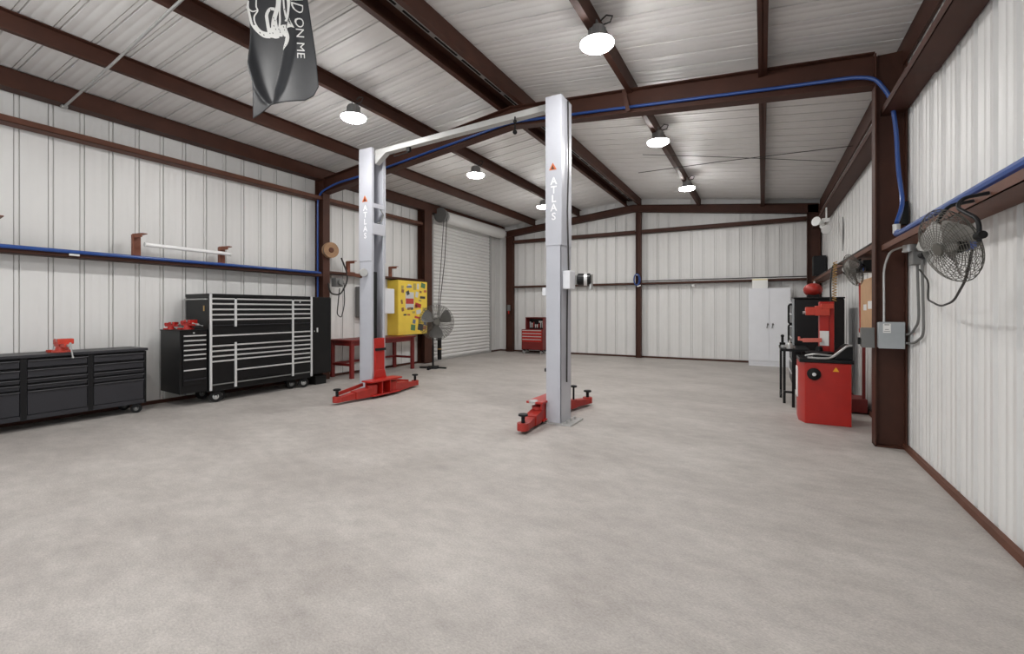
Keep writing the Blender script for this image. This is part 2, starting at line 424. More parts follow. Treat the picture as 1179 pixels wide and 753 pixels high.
pipe = tag(obj('air_pipe', b, BLUE), 'blue compressed air pipe running over the lift from one column to the other', 'pipe', 'blue air pipes')
b = B().tube([(1.10, 5.45, 2.105), (1.085, 5.4, 2.085), (1.075, 5.2, 2.07), (1.065, 3.0, 2.065), (1.065, 0.0, 2.065), (1.065, YF + .1, 2.065)], 0.028, 10)
o = tag(obj('air_pipe', b, BLUE), 'blue air pipe resting on the right wall rail behind the round fan', 'pipe', 'blue air pipes')
f_ = B().cyl((1.10, 5.495, 2.10), (1.10, 5.50, 2.186), 0.030, n=12)
obj('fitting', f_, GALV, pipe)
b = B().tube([(-7.630, YF + .1, 2.118), (-7.630, 3, 2.118), (-7.630, 6.0, 2.118), (-7.68, 6.15, 2.118)], 0.024, 10)
tag(obj('air_pipe', b, BLUE), 'blue air pipe lying along the left wall rail over the tool chests', 'pipe', 'blue air pipes')
p = aX(86, 293, -7.63)
b = B().box(p.x - 0.02, p.x, p.y - 0.05, p.y + 0.05, p.z - 0.018, p.z + 0.018)
tag(obj('outlet_plate', b, PAPER, bevel=0.003), 'small white plate under the blue pipe over the low workbench', 'plate')

# ------------------------------------------------------------------ LAMPS
def make_lamp(loc, label):
    t = thing('high_bay_lamp', label, 'lamp', loc, 'round high bay lamps')
    x, y, z = loc
    b = B().lathe([(0.03, 0.165), (0.075, 0.160), (0.080, 0.15), (0.080, 0.045), (0.10, 0.035), (0.160, 0.022), (0.172, 0.010), (0.170, 0.0)], (x, y, z), n=32)
    for k in range(14):
        g = 2 * PI * k / 14
        b.bar((x + 0.08 * math.cos(g), y + 0.08 * math.sin(g), z + 0.035), (x + 0.08 * math.cos(g), y + 0.08 * math.sin(g), z + 0.14), 0.004, 0.022, (math.cos(g), math.sin(g), 0))
    obj('housing', b, LAMP_BODY, t)
    b = B().lathe([(0.168, -0.001), (0.166, -0.018), (0.145, -0.036), (0.08, -0.050), (0.002, -0.055)], (x, y, z), n=32)
    obj('lens', b, LAMP, t)
    obj('hook', B().ring((x, y, z + 0.205), (1, 0, 0), 0.03, 0.006, 20, 8), LAMP_BODY, t)
    b = B().tube([(x + 0.05, y, z + 0.17), (x + 0.13, y + 0.02, z + 0.19), (x + 0.15, y + 0.03, z + 0.25), (x + 0.09, y + 0.02, z + 0.27), (x + 0.04, y, z + 0.22)], 0.008, 8)
    obj('power_cord', b, ROPE, t)
    return t
order = ['nearest of the row', 'middle one in view of the row', 'farthest of the row']
for x, zz, side in ((-1.475, 4.09, 'under the purlin nearer the wall fan'), (-5.0, 4.07, 'under the purlin nearer the roll-up door')):
    for y, nm in ((4.5, 'nearest'), (7.6, 'second nearest'), (10.8, 'farthest')):
        if x < -4: y += 0.05
        make_lamp((x, y, zz), 'lit round lamp, %s in view %s' % (nm, side))
    for y, nm in ((1.35, 'just behind the view'), (-1.8, 'by the front wall')):
        make_lamp((x, y, zz), 'lit round lamp %s %s' % (nm, side))
# bare bracket hanging from purlin at frame
p = aY(722, 118, 5.88)
b = B().bar(aY(718, 104, 5.83), aY(723, 128, 5.83), 0.012, 0.05)
tag(obj('hanger_strap', b, RED_OXIDE), 'brown steel strap hanging in front of the roof frame by the lamp row', 'strap')

# ------------------------------------------------------------------ ROLL-UP DOOR
t = thing('door_1', 'white ribbed roll-up door with chain hoist in the left wall', 'door', (XL, 11.3, 0), kind='structure')
b = B(); pts = []
z = 0.05
while z < 3.95:
    for q in range(6): pts.append((0.026 * math.sin(PI * q / 5) ** 0.6, z + 0.094 * q / 5))
    pts.append((-0.012, z + 0.096)); pts.append((-0.012, z + 0.099))
    z += 0.10
o0 = len(b.v)
for dx, zz in pts: b.v.append(Vector((-7.86 + dx, DY0, zz))); b.v.append(Vector((-7.86 + dx, DY1, zz)))
for i in range(len(pts) - 1): b.f.append((o0 + 2 * i, o0 + 2 * i + 1, o0 + 2 * i + 3, o0 + 2 * i + 2))
obj('curtain', b, WHITE, t, sharp=50)
obj('bottom_bar', B().box(-7.88, -7.82, DY0, DY1, 0.0, 0.06), GALV, t, 0.004)
for ya in (DY0 - 0.05, DY1):
    obj('guide_rail', B().box(-7.89, -7.80, ya, ya + 0.06, 0, 3.85), GALV, t, 0.003)
b = B().cyl((-7.62, 10.12, 3.92), (-7.62, 13.22, 3.92), 0.165, n=28)
obj('rolled_hood', b, WHITE, t)
b = B().lathe([(0.20, 0), (0.20, 0.03), (0.17, 0.05), (0.17, 0.14), (0.10, 0.15)], (-7.58, 9.86, 3.93), (0, 1, 0))
obj('gear_housing', b, GREY_DK, t)
b = B().tube([aX(514.5, 252, -7.45), aX(512, 300, -7.47), aX(507, 345, -7.5), aX(503.5, 392, -7.55)], 0.010, 6)
b.tube([aX(511, 254, -7.45), aX(508, 300, -7.47), aX(505, 345, -7.5), aX(502.5, 392, -7.55)], 0.008, 6)
obj('pull_chain', b, ROPE, t)
q0, q1 = aX(503, 392, -7.55), aX(508, 416, -7.55)
cyy = aX(506, 400, -7.6).y
b = B().cyl((-7.6, cyy, 0.06), (-7.6, cyy, 0.80), 0.055, n=16)
obj('chain_tube', b, BLACK_MATT, t)
obj('tube_band', B().cyl((-7.6, cyy, 0.33), (-7.6, cyy, 0.36), 0.058, n=16), HOSE_Y, t)

# ------------------------------------------------------------------ CASTER / DRAWER helpers
def caster(par, x, y, r, top, m_wheel=BLACK_MATT, m_hub=GALV, yaw=0.3):
    c, s = math.cos(yaw), math.sin(yaw)                # rolling direction along (s, c)
    n = Vector((c, -s, 0)); d = Vector((s, c, 0)); O = Vector((x, y, r))
    b = B().box(x - 0.045, x + 0.045, y - 0.045, y + 0.045, top - 0.012, top)
    M = Matrix((d, -n, Vector((0, 0, 1)))).transposed()
    for q in (-1, 1):
        b.rbox(O + n * q * 0.03 + Vector((0, 0, (top - r) / 2 - 0.004)), (0.05, 0.005, top - r + 0.01), M)
    b.cyl((x, y, top - 0.03), (x, y, top - 0.01), 0.03, n=14)
    k = obj('caster', b, CHARCOAL_DK, par)
    w = obj('wheel', B().lathe([(r * 0.7, -0.022), (r * 0.96, -0.020), (r, -0.010), (r, 0.010), (r * 0.96, 0.020), (r * 0.7, 0.022)], O, n), m_wheel, k)
    obj('hub', B().lathe([(0.008, -0.036), (0.016, -0.034), (r * 0.48, -0.026), (r * 0.48, 0.026), (0.016, 0.034), (0.008, 0.036)], O, n, 20), m_hub, k)
    return k

# ------------------------------------------------------------------ LOW WORKBENCH
BX, BY0, BY1 = -7.38, 1.32, 3.10
t = thing('workbench', 'long low charcoal rolling workbench with three columns of drawers and a red vise on top', 'workbench', (-7.6, 2.2, 0))
b = B().box(-7.84, BX - 0.02, BY0, BY1, 0.13, 0.835)
obj('body', b, CHARCOAL_DK, t, 0.004)
obj('worktop', B().box(-7.86, BX + 0.02, BY0 - 0.02, BY1 + 0.015, 0.835, 0.87), CHARCOAL, t, 0.005)
cw = (BY1 - BY0) / 3
for k in range(3):
    y0, y1 = BY0 + k * cw + 0.035, BY0 + (k + 1) * cw - 0.03
    for z0, z1 in ((0.725, 0.822), (0.612, 0.712), (0.548, 0.605), (0.475, 0.541), (0.185, 0.468)):
        dr = obj('drawer', B().box(BX - 0.018, BX + 0.004, y0, y1, z0, z1 - 0.026), CHARCOAL, t, 0.003)
        obj('drawer_pull', B().prism([(BX + 0.002, y0, z1 - 0.030), (BX + 0.026, y0, z1 - 0.020), (BX + 0.024, y0, z1 - 0.013), (BX + 0.0, y0, z1 - 0.022)], (0, y1 - y0, 0)), LIP, dr)
for k in range(4):
    y = BY0 + k * cw
    obj('frame_post', B().box(BX - 0.018, BX + 0.008, max(BY0, y - 0.026), min(BY1, y + 0.030), 0.13, 0.83), CHARCOAL_DK, t, 0.003)
obj('bottom_rail', B().box(BX - 0.018, BX + 0.006, BY0, BY1, 0.125, 0.178), CHARCOAL, t, 0.003)
obj('handle', B().tube(arc([(BX - 0.06, BY1, 0.74), (BX - 0.06, BY1 + 0.012, 0.74), (BX - 0.38, BY1 + 0.012, 0.74), (BX - 0.38, BY1, 0.74)], 0.01), 0.008, 8), CHARCOAL_DK, t)
caster(t, BX - 0.03, 3.00, 0.062, 0.13, BLACK_MATT, GREY_DK, yaw=0.5); caster(t, BX - 0.38, 3.00, 0.062, 0.13, BLACK_MATT, GREY_DK, yaw=0.2)
caster(t, BX - 0.03, 1.45, 0.062, 0.13); caster(t, BX - 0.38, 1.45, 0.062, 0.13)

def vise(loc, label, s=1.0, m=ORANGE_RED, yaw=0.0, hang=True):
    t = thing('bench_vise', label, 'vise', loc, 'red bench vises')
    x, y, z = loc
    R = Matrix.Rotation(yaw, 3, 'Z'); O = Vector(loc)
    def P(a, c, d): return O + R @ Vector((a * s, c * s, d * s))
    def bx(b, a0, a1, c0, c1, d0, d1):
        b.hexa([P(a0, c0, d0), P(a1, c0, d0), P(a1, c1, d0), P(a0, c1, d0), P(a0, c0, d1), P(a1, c0, d1), P(a1, c1, d1), P(a0, c1, d1)])
    # jaw travel along +x (towards the room)
    b = B().cyl(P(-0.02, 0, 0), P(-0.02, 0, 0.025), 0.095 * s, 0.09 * s, 24).cyl(P(-0.02, 0, 0.025), P(-0.02, 0, 0.07), 0.065 * s, 0.055 * s, 24)
    bx(b, -0.11, -0.05, -0.12, -0.07, 0, 0.03)
    obj('swivel_base', b, m, t, 0.003)
    b = B(); bx(b, -0.12, 0.03, -0.045, 0.045, 0.065, 0.12); bx(b, -0.03, 0.025, -0.075, 0.075, 0.115, 0.165); bx(b, -0.13, -0.07, -0.05, 0.05, 0.09, 0.15)
    obj('fixed_jaw', b, m, t, 0.008 * s)
    b = B(); bx(b, 0.03, 0.16, -0.035, 0.035, 0.06, 0.11); bx(b, 0.05, 0.105, -0.075, 0.075, 0.10, 0.165)
    obj('sliding_jaw', b, m, t, 0.008 * s)
    b = B(); bx(b, 0.025, 0.031, -0.072, 0.072, 0.13, 0.167); bx(b, 0.044, 0.050, -0.072, 0.072, 0.13, 0.167)
    obj('jaw_plate', b, GALV, t)
    b = B().cyl(P(0.16, 0, 0.085), P(0.205, 0, 0.085), 0.018 * s, n=14)
    e0, e1 = (P(0.19, 0.012, 0.11), P(0.19, 0.035, -0.06)) if hang else (P(0.19, -0.09, 0.11), P(0.19, 0.09, 0.06))
    b.cyl(e0, e1, 0.008 * s, n=10).ball(e0, 0.013 * s, 0.013 * s, 0.013 * s, 10).ball(e1, 0.013 * s, 0.013 * s, 0.013 * s, 10)
    obj('screw_handle', b, GALV, t)
    return t
vise((-7.515, 2.29, 0.871), 'orange red bench vise on the long low workbench', 1.0)

# ------------------------------------------------------------------ BIG TOOL CHEST
TX, TY0, TY1 = -7.15, 3.795, 5.545
t = thing('tool_chest', 'big black rolling tool chest with silver drawer trims against the left wall', 'tool chest', (-7.5, 4.67, 0))
b = B().box(-7.80, TX - 0.02, TY0, TY1, 0.17, 1.03)
obj('lower_cabinet', b, BLACK, t, 0.004)
b = B().box(-7.80, TX - 0.02, TY0, TY1, 1.03, 1.60)
obj('upper_hutch', b, BLACK, t, 0.004)
obj('top_cap', B().box(-7.81, TX - 0.005, TY0 - 0.004, TY1 + 0.004, 1.585, 1.628), BLACK, t, 0.006)
yA, yB_, yC, yD = TY0, 4.175, 5.16, TY1
def trimmed_drawer(y0, y1, z0, z1, pull=True, dull=False):
    dr = obj('drawer', B().box(TX - 0.022, TX, y0, y1, z0 + 0.004, z1 - 0.004), BLACK, t, 0.003)
    if pull:
        obj('drawer_trim', B().prism([(TX, y0, z1 - 0.022), (TX + 0.014, y0, z1 - 0.014), (TX + 0.016, y0, z1 + 0.001), (TX, y0, z1 + 0.004)], (0, y1 - y0, 0)), CHARCOAL if dull else SILVER, dr)
def stack(y0, y1, zs, last):
    zs = zs + [last]
    for a, c in zip(zs[:-1], zs[1:]): trimmed_drawer(y0, y1, c, a)
yl, yr = yA + 0.03, yB_ - 0.018
stack(yl, yr, [1.562, 1.485, 1.402, 1.322, 1.248], 1.165)
stack(yl, yr, [0.855, 0.780, 0.702, 0.625], 0.285)
yl2, yr2 = yB_ + 0.018, yC - 0.018
stack(yl2, yr2, [1.562, 1.485, 1.402, 1.322, 1.248], 1.165)
stack(yl2, yr2, [0.859, 0.778, 0.703, 0.633, 0.470], 0.307)
yl3, yr3 = yC + 0.018, yD - 0.03
stack(yl3, yr3, [1.562, 1.487, 1.407, 1.327, 1.249], 1.165)
stack(yl3, yr3, [1.010, 0.927, 0.856, 0.776, 0.702, 0.622, 0.545, 0.469], 0.285)
trimmed_drawer(yl, yr2, 0.875, 1.008)
for a0, a1 in ((yl, yr), (yl2, yr2), (yl3, yr3)):
    obj('bottom_lip', B().box(TX - 0.02, TX + 0.010, a0, a1, 0.262, 0.280), GREY_DK, t, 0.003)
    obj('hutch_lip', B().box(TX - 0.02, TX + 0.006, a0, a1, 1.148, 1.160), CHARCOAL, t, 0.002)
for y, w, z0, z1 in ((yA, 0.03, 0.19, 1.625), (yD - 0.028, 0.028, 0.19, 1.625)):
    obj('corner_trim', B().box(TX - 0.012, TX + 0.02, y, y + w, z0, z1), SILVER, t, 0.006)
for y, z0, z1 in ((yB_, 1.13, 1.555), (yB_, 0.20, 0.89), (yC, 0.24, 1.555)):
    obj('divider_trim', B().box(TX - 0.012, TX + 0.016, y - 0.016, y + 0.016, z0, z1), SILVER, t, 0.005)
obj('side_handle', B().tube(arc([(TX - 0.06, TY0, 1.545), (TX - 0.06, TY0 - 0.05, 1.545), (-7.76, TY0 - 0.05, 1.545), (-7.76, TY0, 1.545)], 0.03), 0.010, 8), GALV, t)
obj('hanging_tag', B().box(TX - 0.16, TX - 0.13, TY0 - 0.006, TY0 - 0.001, 1.37, 1.45), HOSE_Y, t)
obj('lock', B().cyl((TX, 5.30, 1.525), (TX + 0.008, 5.30, 1.525), 0.012, n=14), SILVER, t)
for y in (3.92, 5.42):
    caster(t, TX - 0.07, y, 0.085, 0.17, BLACK_MATT, GALV, 0.45); caster(t, -7.68, y + 0.04, 0.085, 0.17, BLACK_MATT, GREY_DK, 0.1)
for y in (4.02, 5.24):
    caster(t, TX - 0.16, y, 0.085, 0.17, BLACK_MATT, GREY_DK, 0.2)

# small side cabinet hung on the chest
t = thing('side_cabinet', 'narrow black side cabinet with eight silver drawer pulls hung on the big tool chest', 'cabinet', (-7.45, 3.59, 0.18))
b = B().prism([(-7.72, 3.42, 0.21), (-7.72, 3.42, 1.085), (-7.19, 3.42, 1.085), (-7.19, 3.42, 0.19)], (0, 0.368, 0))
obj('body', b, BLACK, t, 0.004)
obj('top_lid', B().box(-7.73, -7.18, 3.415, 3.788, 1.085, 1.10), CHARCOAL_DK, t, 0.004)
for z0, z1 in ((0.99, 1.025), (0.925, 0.955), (0.86, 0.89), (0.79, 0.82), (0.72, 0.75), (0.645, 0.675), (0.475, 0.510), (0.33, 0.36)):
    pass
zz = [1.025, 0.955, 0.89, 0.82, 0.75, 0.685, 0.535, 0.395, 0.30]
for a, c in zip(zz[:-1], zz[1:]):
    dr = obj('drawer', B().box(-7.19, -7.172, 3.455, 3.76, c + 0.006, a), BLACK, t, 0.003)
    obj('drawer_pull', B().prism([(-7.172, 3.462, a - 0.022), (-7.155, 3.462, a - 0.015), (-7.154, 3.462, a - 0.003), (-7.172, 3.462, a)], (0, 0.29, 0)), SILVER if a > 0.42 else CHARCOAL, dr)
obj('lock', B().cyl((-7.19, 3.60, 1.055), (-7.178, 3.60, 1.055), 0.010, n=12), SILVER, t)
vise((-7.38, 3.63, 1.101), 'red bench vise on the narrow side cabinet, nearer the big chest', 0.85, RED, 0.25, False)
vise((-7.62, 3.52, 1.101), 'smaller red vise at the wall edge of the narrow side cabinet', 0.65, RED, 0.6, False)
b = B().box(-7.70, -7.62, 3.46, 3.56, 1.10, 1.20)

# tall side locker
t = thing('side_locker', 'tall black steel locker at the far end of the big tool chest', 'locker', (-7.5, 5.78, 0.2))
obj('body', B().box(-7.76, -7.19, 5.565, 5.985, 0.21, 1.625), BLACK, t, 0.005)
d = obj('door', B().box(-7.19, -7.168, 5.58, 5.975, 0.23, 1.61), BLACK, t, 0.004)
obj('door_handle', B().box(-7.168, -7.150, 5.655, 5.680, 0.98, 1.06), SILVER, d, 0.004)
obj('lock', B().cyl((-7.168, 5.61, 1.0), (-7.160, 5.61, 1.0), 0.010, n=12), GALV, d)
b = B().box(-7.60, -7.25, 5.70, 5.94, 0.0, 0.16)
tag(obj('battery_case', b, BLACK_MATT, bevel=0.01), 'dark box on the floor under the tall black locker', 'box')

# ------------------------------------------------------------------ RED BENCH, YELLOW CABINET
t = thing('work_table', 'dark red steel work table between the black locker and roll-up door', 'table', (-7.55, 7.48, 0))
obj('tabletop', B().box(-7.87, -7.20, 6.50, 8.44, 0.745, 0.78), RED_WOOD, t, 0.004)
obj('apron', B().box(-7.84, -7.25, 6.53, 6.55, 0.66, 0.745).box(-7.27, -7.25, 6.53, 8.41, 0.66, 0.745).box(-7.84, -7.25, 8.39, 8.41, 0.66, 0.745), RED_WOOD, t)
for x in (-7.85, -7.29):
    for y in (6.52, 8.34):
        obj('leg', B().box(x, x + 0.06, y, y + 0.08, 0, 0.745), RED_WOOD, t, 0.004)
obj('stretcher', B().box(-7.84, -7.25, 6.54, 6.575, 0.25, 0.30).box(-7.84, -7.25, 8.36, 8.395, 0.25, 0.30).box(-7.84, -7.80, 6.56, 8.38, 0.25, 0.30), RED_WOOD, t)

YX, Y0, Y1, YZ0, YZ1 = -7.55, 8.22, 9.28, 0.782, 2.10
t = thing('parts_cabinet', 'bright yellow wall cabinet covered in colourful stickers', 'cabinet', (-7.7, 8.75, 0.782))
obj('body', B().box(-7.898, YX - 0.02, Y0, Y1, YZ0, YZ1), YELLOW, t, 0.006)
d = obj('door', B().box(YX - 0.02, YX, Y0, Y1, YZ0 + 0.005, YZ1 - 0.005), YELLOW, t, 0.004)
pal = [mat('sticker_%d' % i, c, 0.5) for i, c in enumerate([(0.5, 0.05, 0.04), (0.06, 0.06, 0.06), (0.62, 0.62, 0.60), (0.30, 0.14, 0.06), (0.10, 0.22, 0.10), (0.45, 0.35, 0.10), (0.16, 0.20, 0.30), (0.55, 0.18, 0.08)])]
def sticker(cy, cz, w, h, m, rot=0.0, dx=0.0):
    b = B(); R = Matrix.Rotation(rot, 3, 'X')
    b.rbox((YX + 0.001 + dx, cy, cz), (0.003, w, h), R)
    obj('sticker', b, pal[m], d)
sticker(8.62, 1.62, 0.30, 0.40, 2); sticker(8.62, 1.60, 0.28, 0.13, 0, 0, 0.002); sticker(8.55, 1.80, 0.10, 0.10, 1, 0.4, 0.002); sticker(8.60, 1.42, 0.14, 0.06, 3, 0.1, 0.003)
spots = [(8.36, 1.93, .08, .08, 5), (8.37, 1.84, .09, .08, 3), (8.60, 1.95, .18, .05, 6), (8.62, 1.99, .14, .03, 2), (8.80, 1.96, .10, .16, 5), (8.92, 1.97, .07, .14, 2), (9.12, 2.0, .16, .12, 4),
         (9.20, 1.86, .10, .06, 7), (9.02, 1.84, .08, .05, 3), (9.10, 1.70, .20, .06, 1), (8.88, 1.77, .10, .14, 2), (8.93, 1.50, .22, .10, 0), (8.85, 1.47, .10, .08, 7), (8.95, 1.34, .18, .10, 2), (8.90, 1.20, .20, .05, 0),
         (9.16, 1.40, .12, .08, 5), (9.20, 1.22, .08, .10, 4), (8.37, 1.40, .08, .09, 3), (8.45, 1.27, .10, .04, 1), (8.58, 1.27, .10, .04, 7), (8.34, 1.58, .06, .10, 3), (8.78, 1.10, .10, .10, 6), (8.98, 1.12, .08, .12, 5),
         (8.74, .955, .16, .14, 4), (9.02, .955, .20, .16, 1), (9.20, 1.05, .12, .10, 6), (9.18, .93, .12, .08, 7), (8.70, 1.42, .08, .06, 1), (9.0, 1.62, .10, .04, 5), (8.76, 1.33, .10, .05, 5)]
for a in spots: sticker(*a, random.uniform(-0.25, 0.25), 0.001)

# ------------------------------------------------------------------ items on the left wall between column and yellow cabinet
t = thing('electrical_panel', 'grey electrical panel with blue and black breakers on the wall behind the left lift post', 'panel', (-7.87, 7.3, 1.1))
obj('body', B().box(-7.88, -7.76, 7.22, 7.72, 1.22, 1.90), GREY_DK, t, 0.006)
obj('face', B().box(-7.76, -7.75, 7.27, 7.67, 1.26, 1.86), GREY_BOX, t)
obj('breaker', B().box(-7.75, -7.73, 7.34, 7.52, 1.62, 1.80), BLUE_LABEL, t, 0.004)
obj('switch', B().box(-7.75, -7.72, 7.32, 7.54, 1.36, 1.52), BLACK_MATT, t, 0.004)
t = thing('control_box', 'plain white electrical box on the wall beside the yellow cabinet', 'box', (-7.87, 8.0, 1.25))
a, c = aX(441, 365, -7.55), aX(454.5, 331, -7.55)
obj('body', B().box(-7.88, -7.57, a.y, c.y, 1.30, 1.88), CAB_WHITE, t, 0.008)
obj('cover', B().box(-7.57, -7.55, a.y + 0.01, c.y - 0.01, 1.31, 1.87), CAB_WHITE, t, 0.004)
obj('conduit', B().tube([(-7.75, (a.y + c.y) / 2, 0.80), (-7.75, (a.y + c.y) / 2, 1.30)], 0.02).tube([(-7.78, (a.y + c.y) / 2, 1.88), (-7.78, (a.y + c.y) / 2, 2.15)], 0.02), GALV, t)
t = thing('cord_reel', 'round tan reel mounted on the brown column above the black locker', 'reel', (-7.6, 6.30, 2.55))
ax = (1, -0.25, 0.0)
c0 = Vector((-7.635, 6.32, 2.58))
obj('spool', B().lathe([(0.155, 0), (0.155, 0.02), (0.10, 0.025), (0.10, 0.075), (0.155, 0.08), (0.155, 0.10)], c0, ax), REEL, t)
obj('wound_cord', B().lathe([(0.13, 0.022), (0.14, 0.03), (0.14, 0.07), (0.13, 0.078)], c0, ax), GREY_DK, t)
obj('hub', B().lathe([(0.055, 0.10), (0.045, 0.115), (0.02, 0.12)], c0, ax), RED_OXIDE_LIGHT, t)
# pipe-holder brackets
def shelf_bracket(y, z, label, x0=-7.672, h=0.33, reach=0.22):
    t = thing('shelf_bracket', label, 'bracket', (x0, y, z), 'rusty brown shelf brackets')
    obj('upright', B().box(x0, x0 + 0.012, y, y + 0.11, z, z + h).box(x0 + 0.012, x0 + 0.06, y, y + 0.012, z + 0.055, z + h), RUST, t, 0.002)
    obj('arm', B().prism([(x0, y + 0.012, z + h), (x0, y + 0.125, z + h), (x0 + reach, y + 0.10, z + h), (x0 + reach, y + 0.04, z + h)], (0, 0, 0.012)).prism([(x0, y, z + h), (x0, y + 0.012, z + h), (x0 + reach, y + 0.04, z + h), (x0 + reach, y + 0.028, z + h)], (0, 0, -0.045)), RUST, t)
    return t
shelf_bracket(3.045, 2.10, 'rusty brown angle bracket at the near end of the white tube')
shelf_bracket(4.195, 2.10, 'rusty brown angle bracket at the far end of the white tube', h=0.29)
shelf_bracket(1.68, 2.10, 'rusty brown angle bracket over the low workbench, nearest the viewer')
shelf_bracket(aX(398.5, 305, -7.66).y, 2.17, 'rusty brown angle bracket between the round reel and left lift post', h=0.23)
shelf_bracket(8.02, 2.17, 'rusty brown angle bracket above the white box and yellow cabinet', h=0.22)
b = B().cyl((-7.57, 3.17, 2.30), (-7.57, 4.33, 2.29), 0.028, n=18)
t = thing('tube', 'long white plastic tube lying between two rusty wall brackets', 'tube', (-7.6, 3.7, 2.29))
obj('body', b, TUBE_WHITE, t)
for yy in (3.16, 4.32): obj('end_cap', B().cyl((-7.57, yy, 2.30 if yy < 4 else 2.29), (-7.57, yy + 0.02, 2.30 if yy < 4 else 2.29), 0.031, n=18), PAPER, t)
# hanging cords
def hang(pts, r, label, name='air_hose', m=ROPE, cat='hose', grp=None):
    return tag(obj(name, B().tube(arc(pts, 0.2, 6), r, 8), m), label, cat, grp)
hang([aX(393, 297, -7.6), aX(402, 320, -7.6), aX(392, 340, -7.6), aX(380, 338, -7.6), aX(378, 326, -7.6)], 0.016, 'dark hose looped under the round reel beside the column')
hang([aX(391, 332, -7.50), aX(388, 362, -7.50), aX(393, 366, -7.50), aX(397, 350, -7.50), aX(396, 326, -7.55)], 0.010, 'thin dark cord hanging in a long loop on the wall above the red table', 'power_cord', ROPE, 'cord')
a = aX(385, 320, -7.7)
b = B().box(-7.72, -7.58, a.y - 0.06, a.y + 0.12, 1.86, 2.04).cyl((-7.60, a.y + 0.03, 1.95), (-7.52, a.y + 0.03, 1.95), 0.06, n=16)
tag(obj('regulator', b, GREY_DK, bevel=0.01), 'dark air regulator under the wall rail next to the brown column', 'regulator')

# ------------------------------------------------------------------ PEDESTAL FAN
def fan_head(par, c, ax, R, dep, blades=3, wr=0.0035, rings=9, radial=20, mb=None):
    ax = Vector(ax).normalized(); c = Vector(c)
    a = Vector((0, 0, 1)); x = a.cross(ax).normalized(); y = ax.cross(x)
    for sgn, nm in ((1, 'front_guard'), (-1, 'rear_guard')):
        b = B()
        def sh(r): return sgn * dep * math.sqrt(max(0, 1 - (r / R) ** 2)) if r < R else 0
        for i in range(rings):
            r = R * (0.18 + 0.82 * i / (rings - 1))
            b.ring(c + ax * sh(r) * 1.0, ax, r, wr if i < rings - 1 else wr * 1.8, 36, 5)
        for k in range(radial):
            g = 2 * PI * k / radial; d = x * math.cos(g) + y * math.sin(g)
            b.tube([c + d * (R * q) + ax * sh(R * q) for q in (0.12, 0.4, 0.65, 0.85, 0.96, 1.0)], wr, 4)
        if sgn == 1: b.lathe([(R * 0.17, dep - 0.004), (R * 0.16, dep + 0.006), (0.01, dep + 0.008)], c, ax, 20)
        obj(nm, b, FANWIRE, par)
    b = B()
    for k in range(blades):
        g0 = 2 * PI * k / blades + 0.5
        rows = []
        for q, w in ((0.14, 0.25), (0.35, 0.50), (0.6, 0.55), (0.82, 0.48), (0.9, 0.36)):
            row = []
            for j in range(5):
                tt = j / 4 - 0.5; g = g0 + w * tt * 2
                row.append(c + (x * math.cos(g) + y * math.sin(g)) * (R * q) + ax * (tt * 0.11 * (0.8 + q * 0.3)) * (R / 0.23) * 0.8)
            rows.append(row)
        o = len(b.v)
        for r_ in rows: b.v += r_
        for r_ in rows: b.v += [p + ax * 0.003 for p in r_]
        n = 25
        for i in range(4):
            for j in range(4):
                q = o + i * 5 + j
                b.f.append((q, q + 1, q + 6, q + 5)); b.f.append((q + n, q + n + 5, q + n + 6, q + n + 1))
        edge = [0, 1, 2, 3, 4, 9, 14, 19, 24, 23, 22, 21, 20, 15, 10, 5]
        for i in range(16):
            e0, e1 = edge[i], edge[(i + 1) % 16]; b.f.append((o + e0, o + e0 + n, o + e1 + n, o + e1))
    b.lathe([(R * 0.16, -0.03), (R * 0.17, 0), (R * 0.15, 0.03), (0.01, 0.04)], c, ax, 20)
    obj('blades', b, mb or FANBLADE, par)
    return x, y, ax
t = thing('pedestal_fan', 'tall pedestal fan in front of the roll-up door', 'fan', (-6.75, 8.58, 0))
fc = aY(502.5, 371, 8.53)
x_, y_, ax_ = fan_head(t, fc, (0.72, -0.70, 0.03), 0.41, 0.09, 3, 0.0028, 15, 40, GREY_DK)
obj('motor', B().lathe([(0.04, -0.22), (0.09, -0.20), (0.095, -0.08), (0.05, -0.05)], fc, ax_), BLACK, t)
obj('pole', B().cyl((-6.86, 8.65, 0.05), (-6.86, 8.65, 1.10), 0.017, n=14).cyl((-6.86, 8.65, 0.05), (-6.86, 8.65, 0.55), 0.024, n=14), CHARCOAL_DK, t)
b = B()
for k in range(4):
    g = k * PI / 2 + 0.3
    b.bar((-6.86, 8.65, 0.03), (-6.86 + 0.33 * math.cos(g), 8.65 + 0.33 * math.sin(g), 0.02), 0.05, 0.035)
b.cyl((-6.86, 8.65, 0.0), (-6.86, 8.65, 0.06), 0.14, 0.12, 24)
obj('base', b, CHARCOAL_DK, t, 0.003)

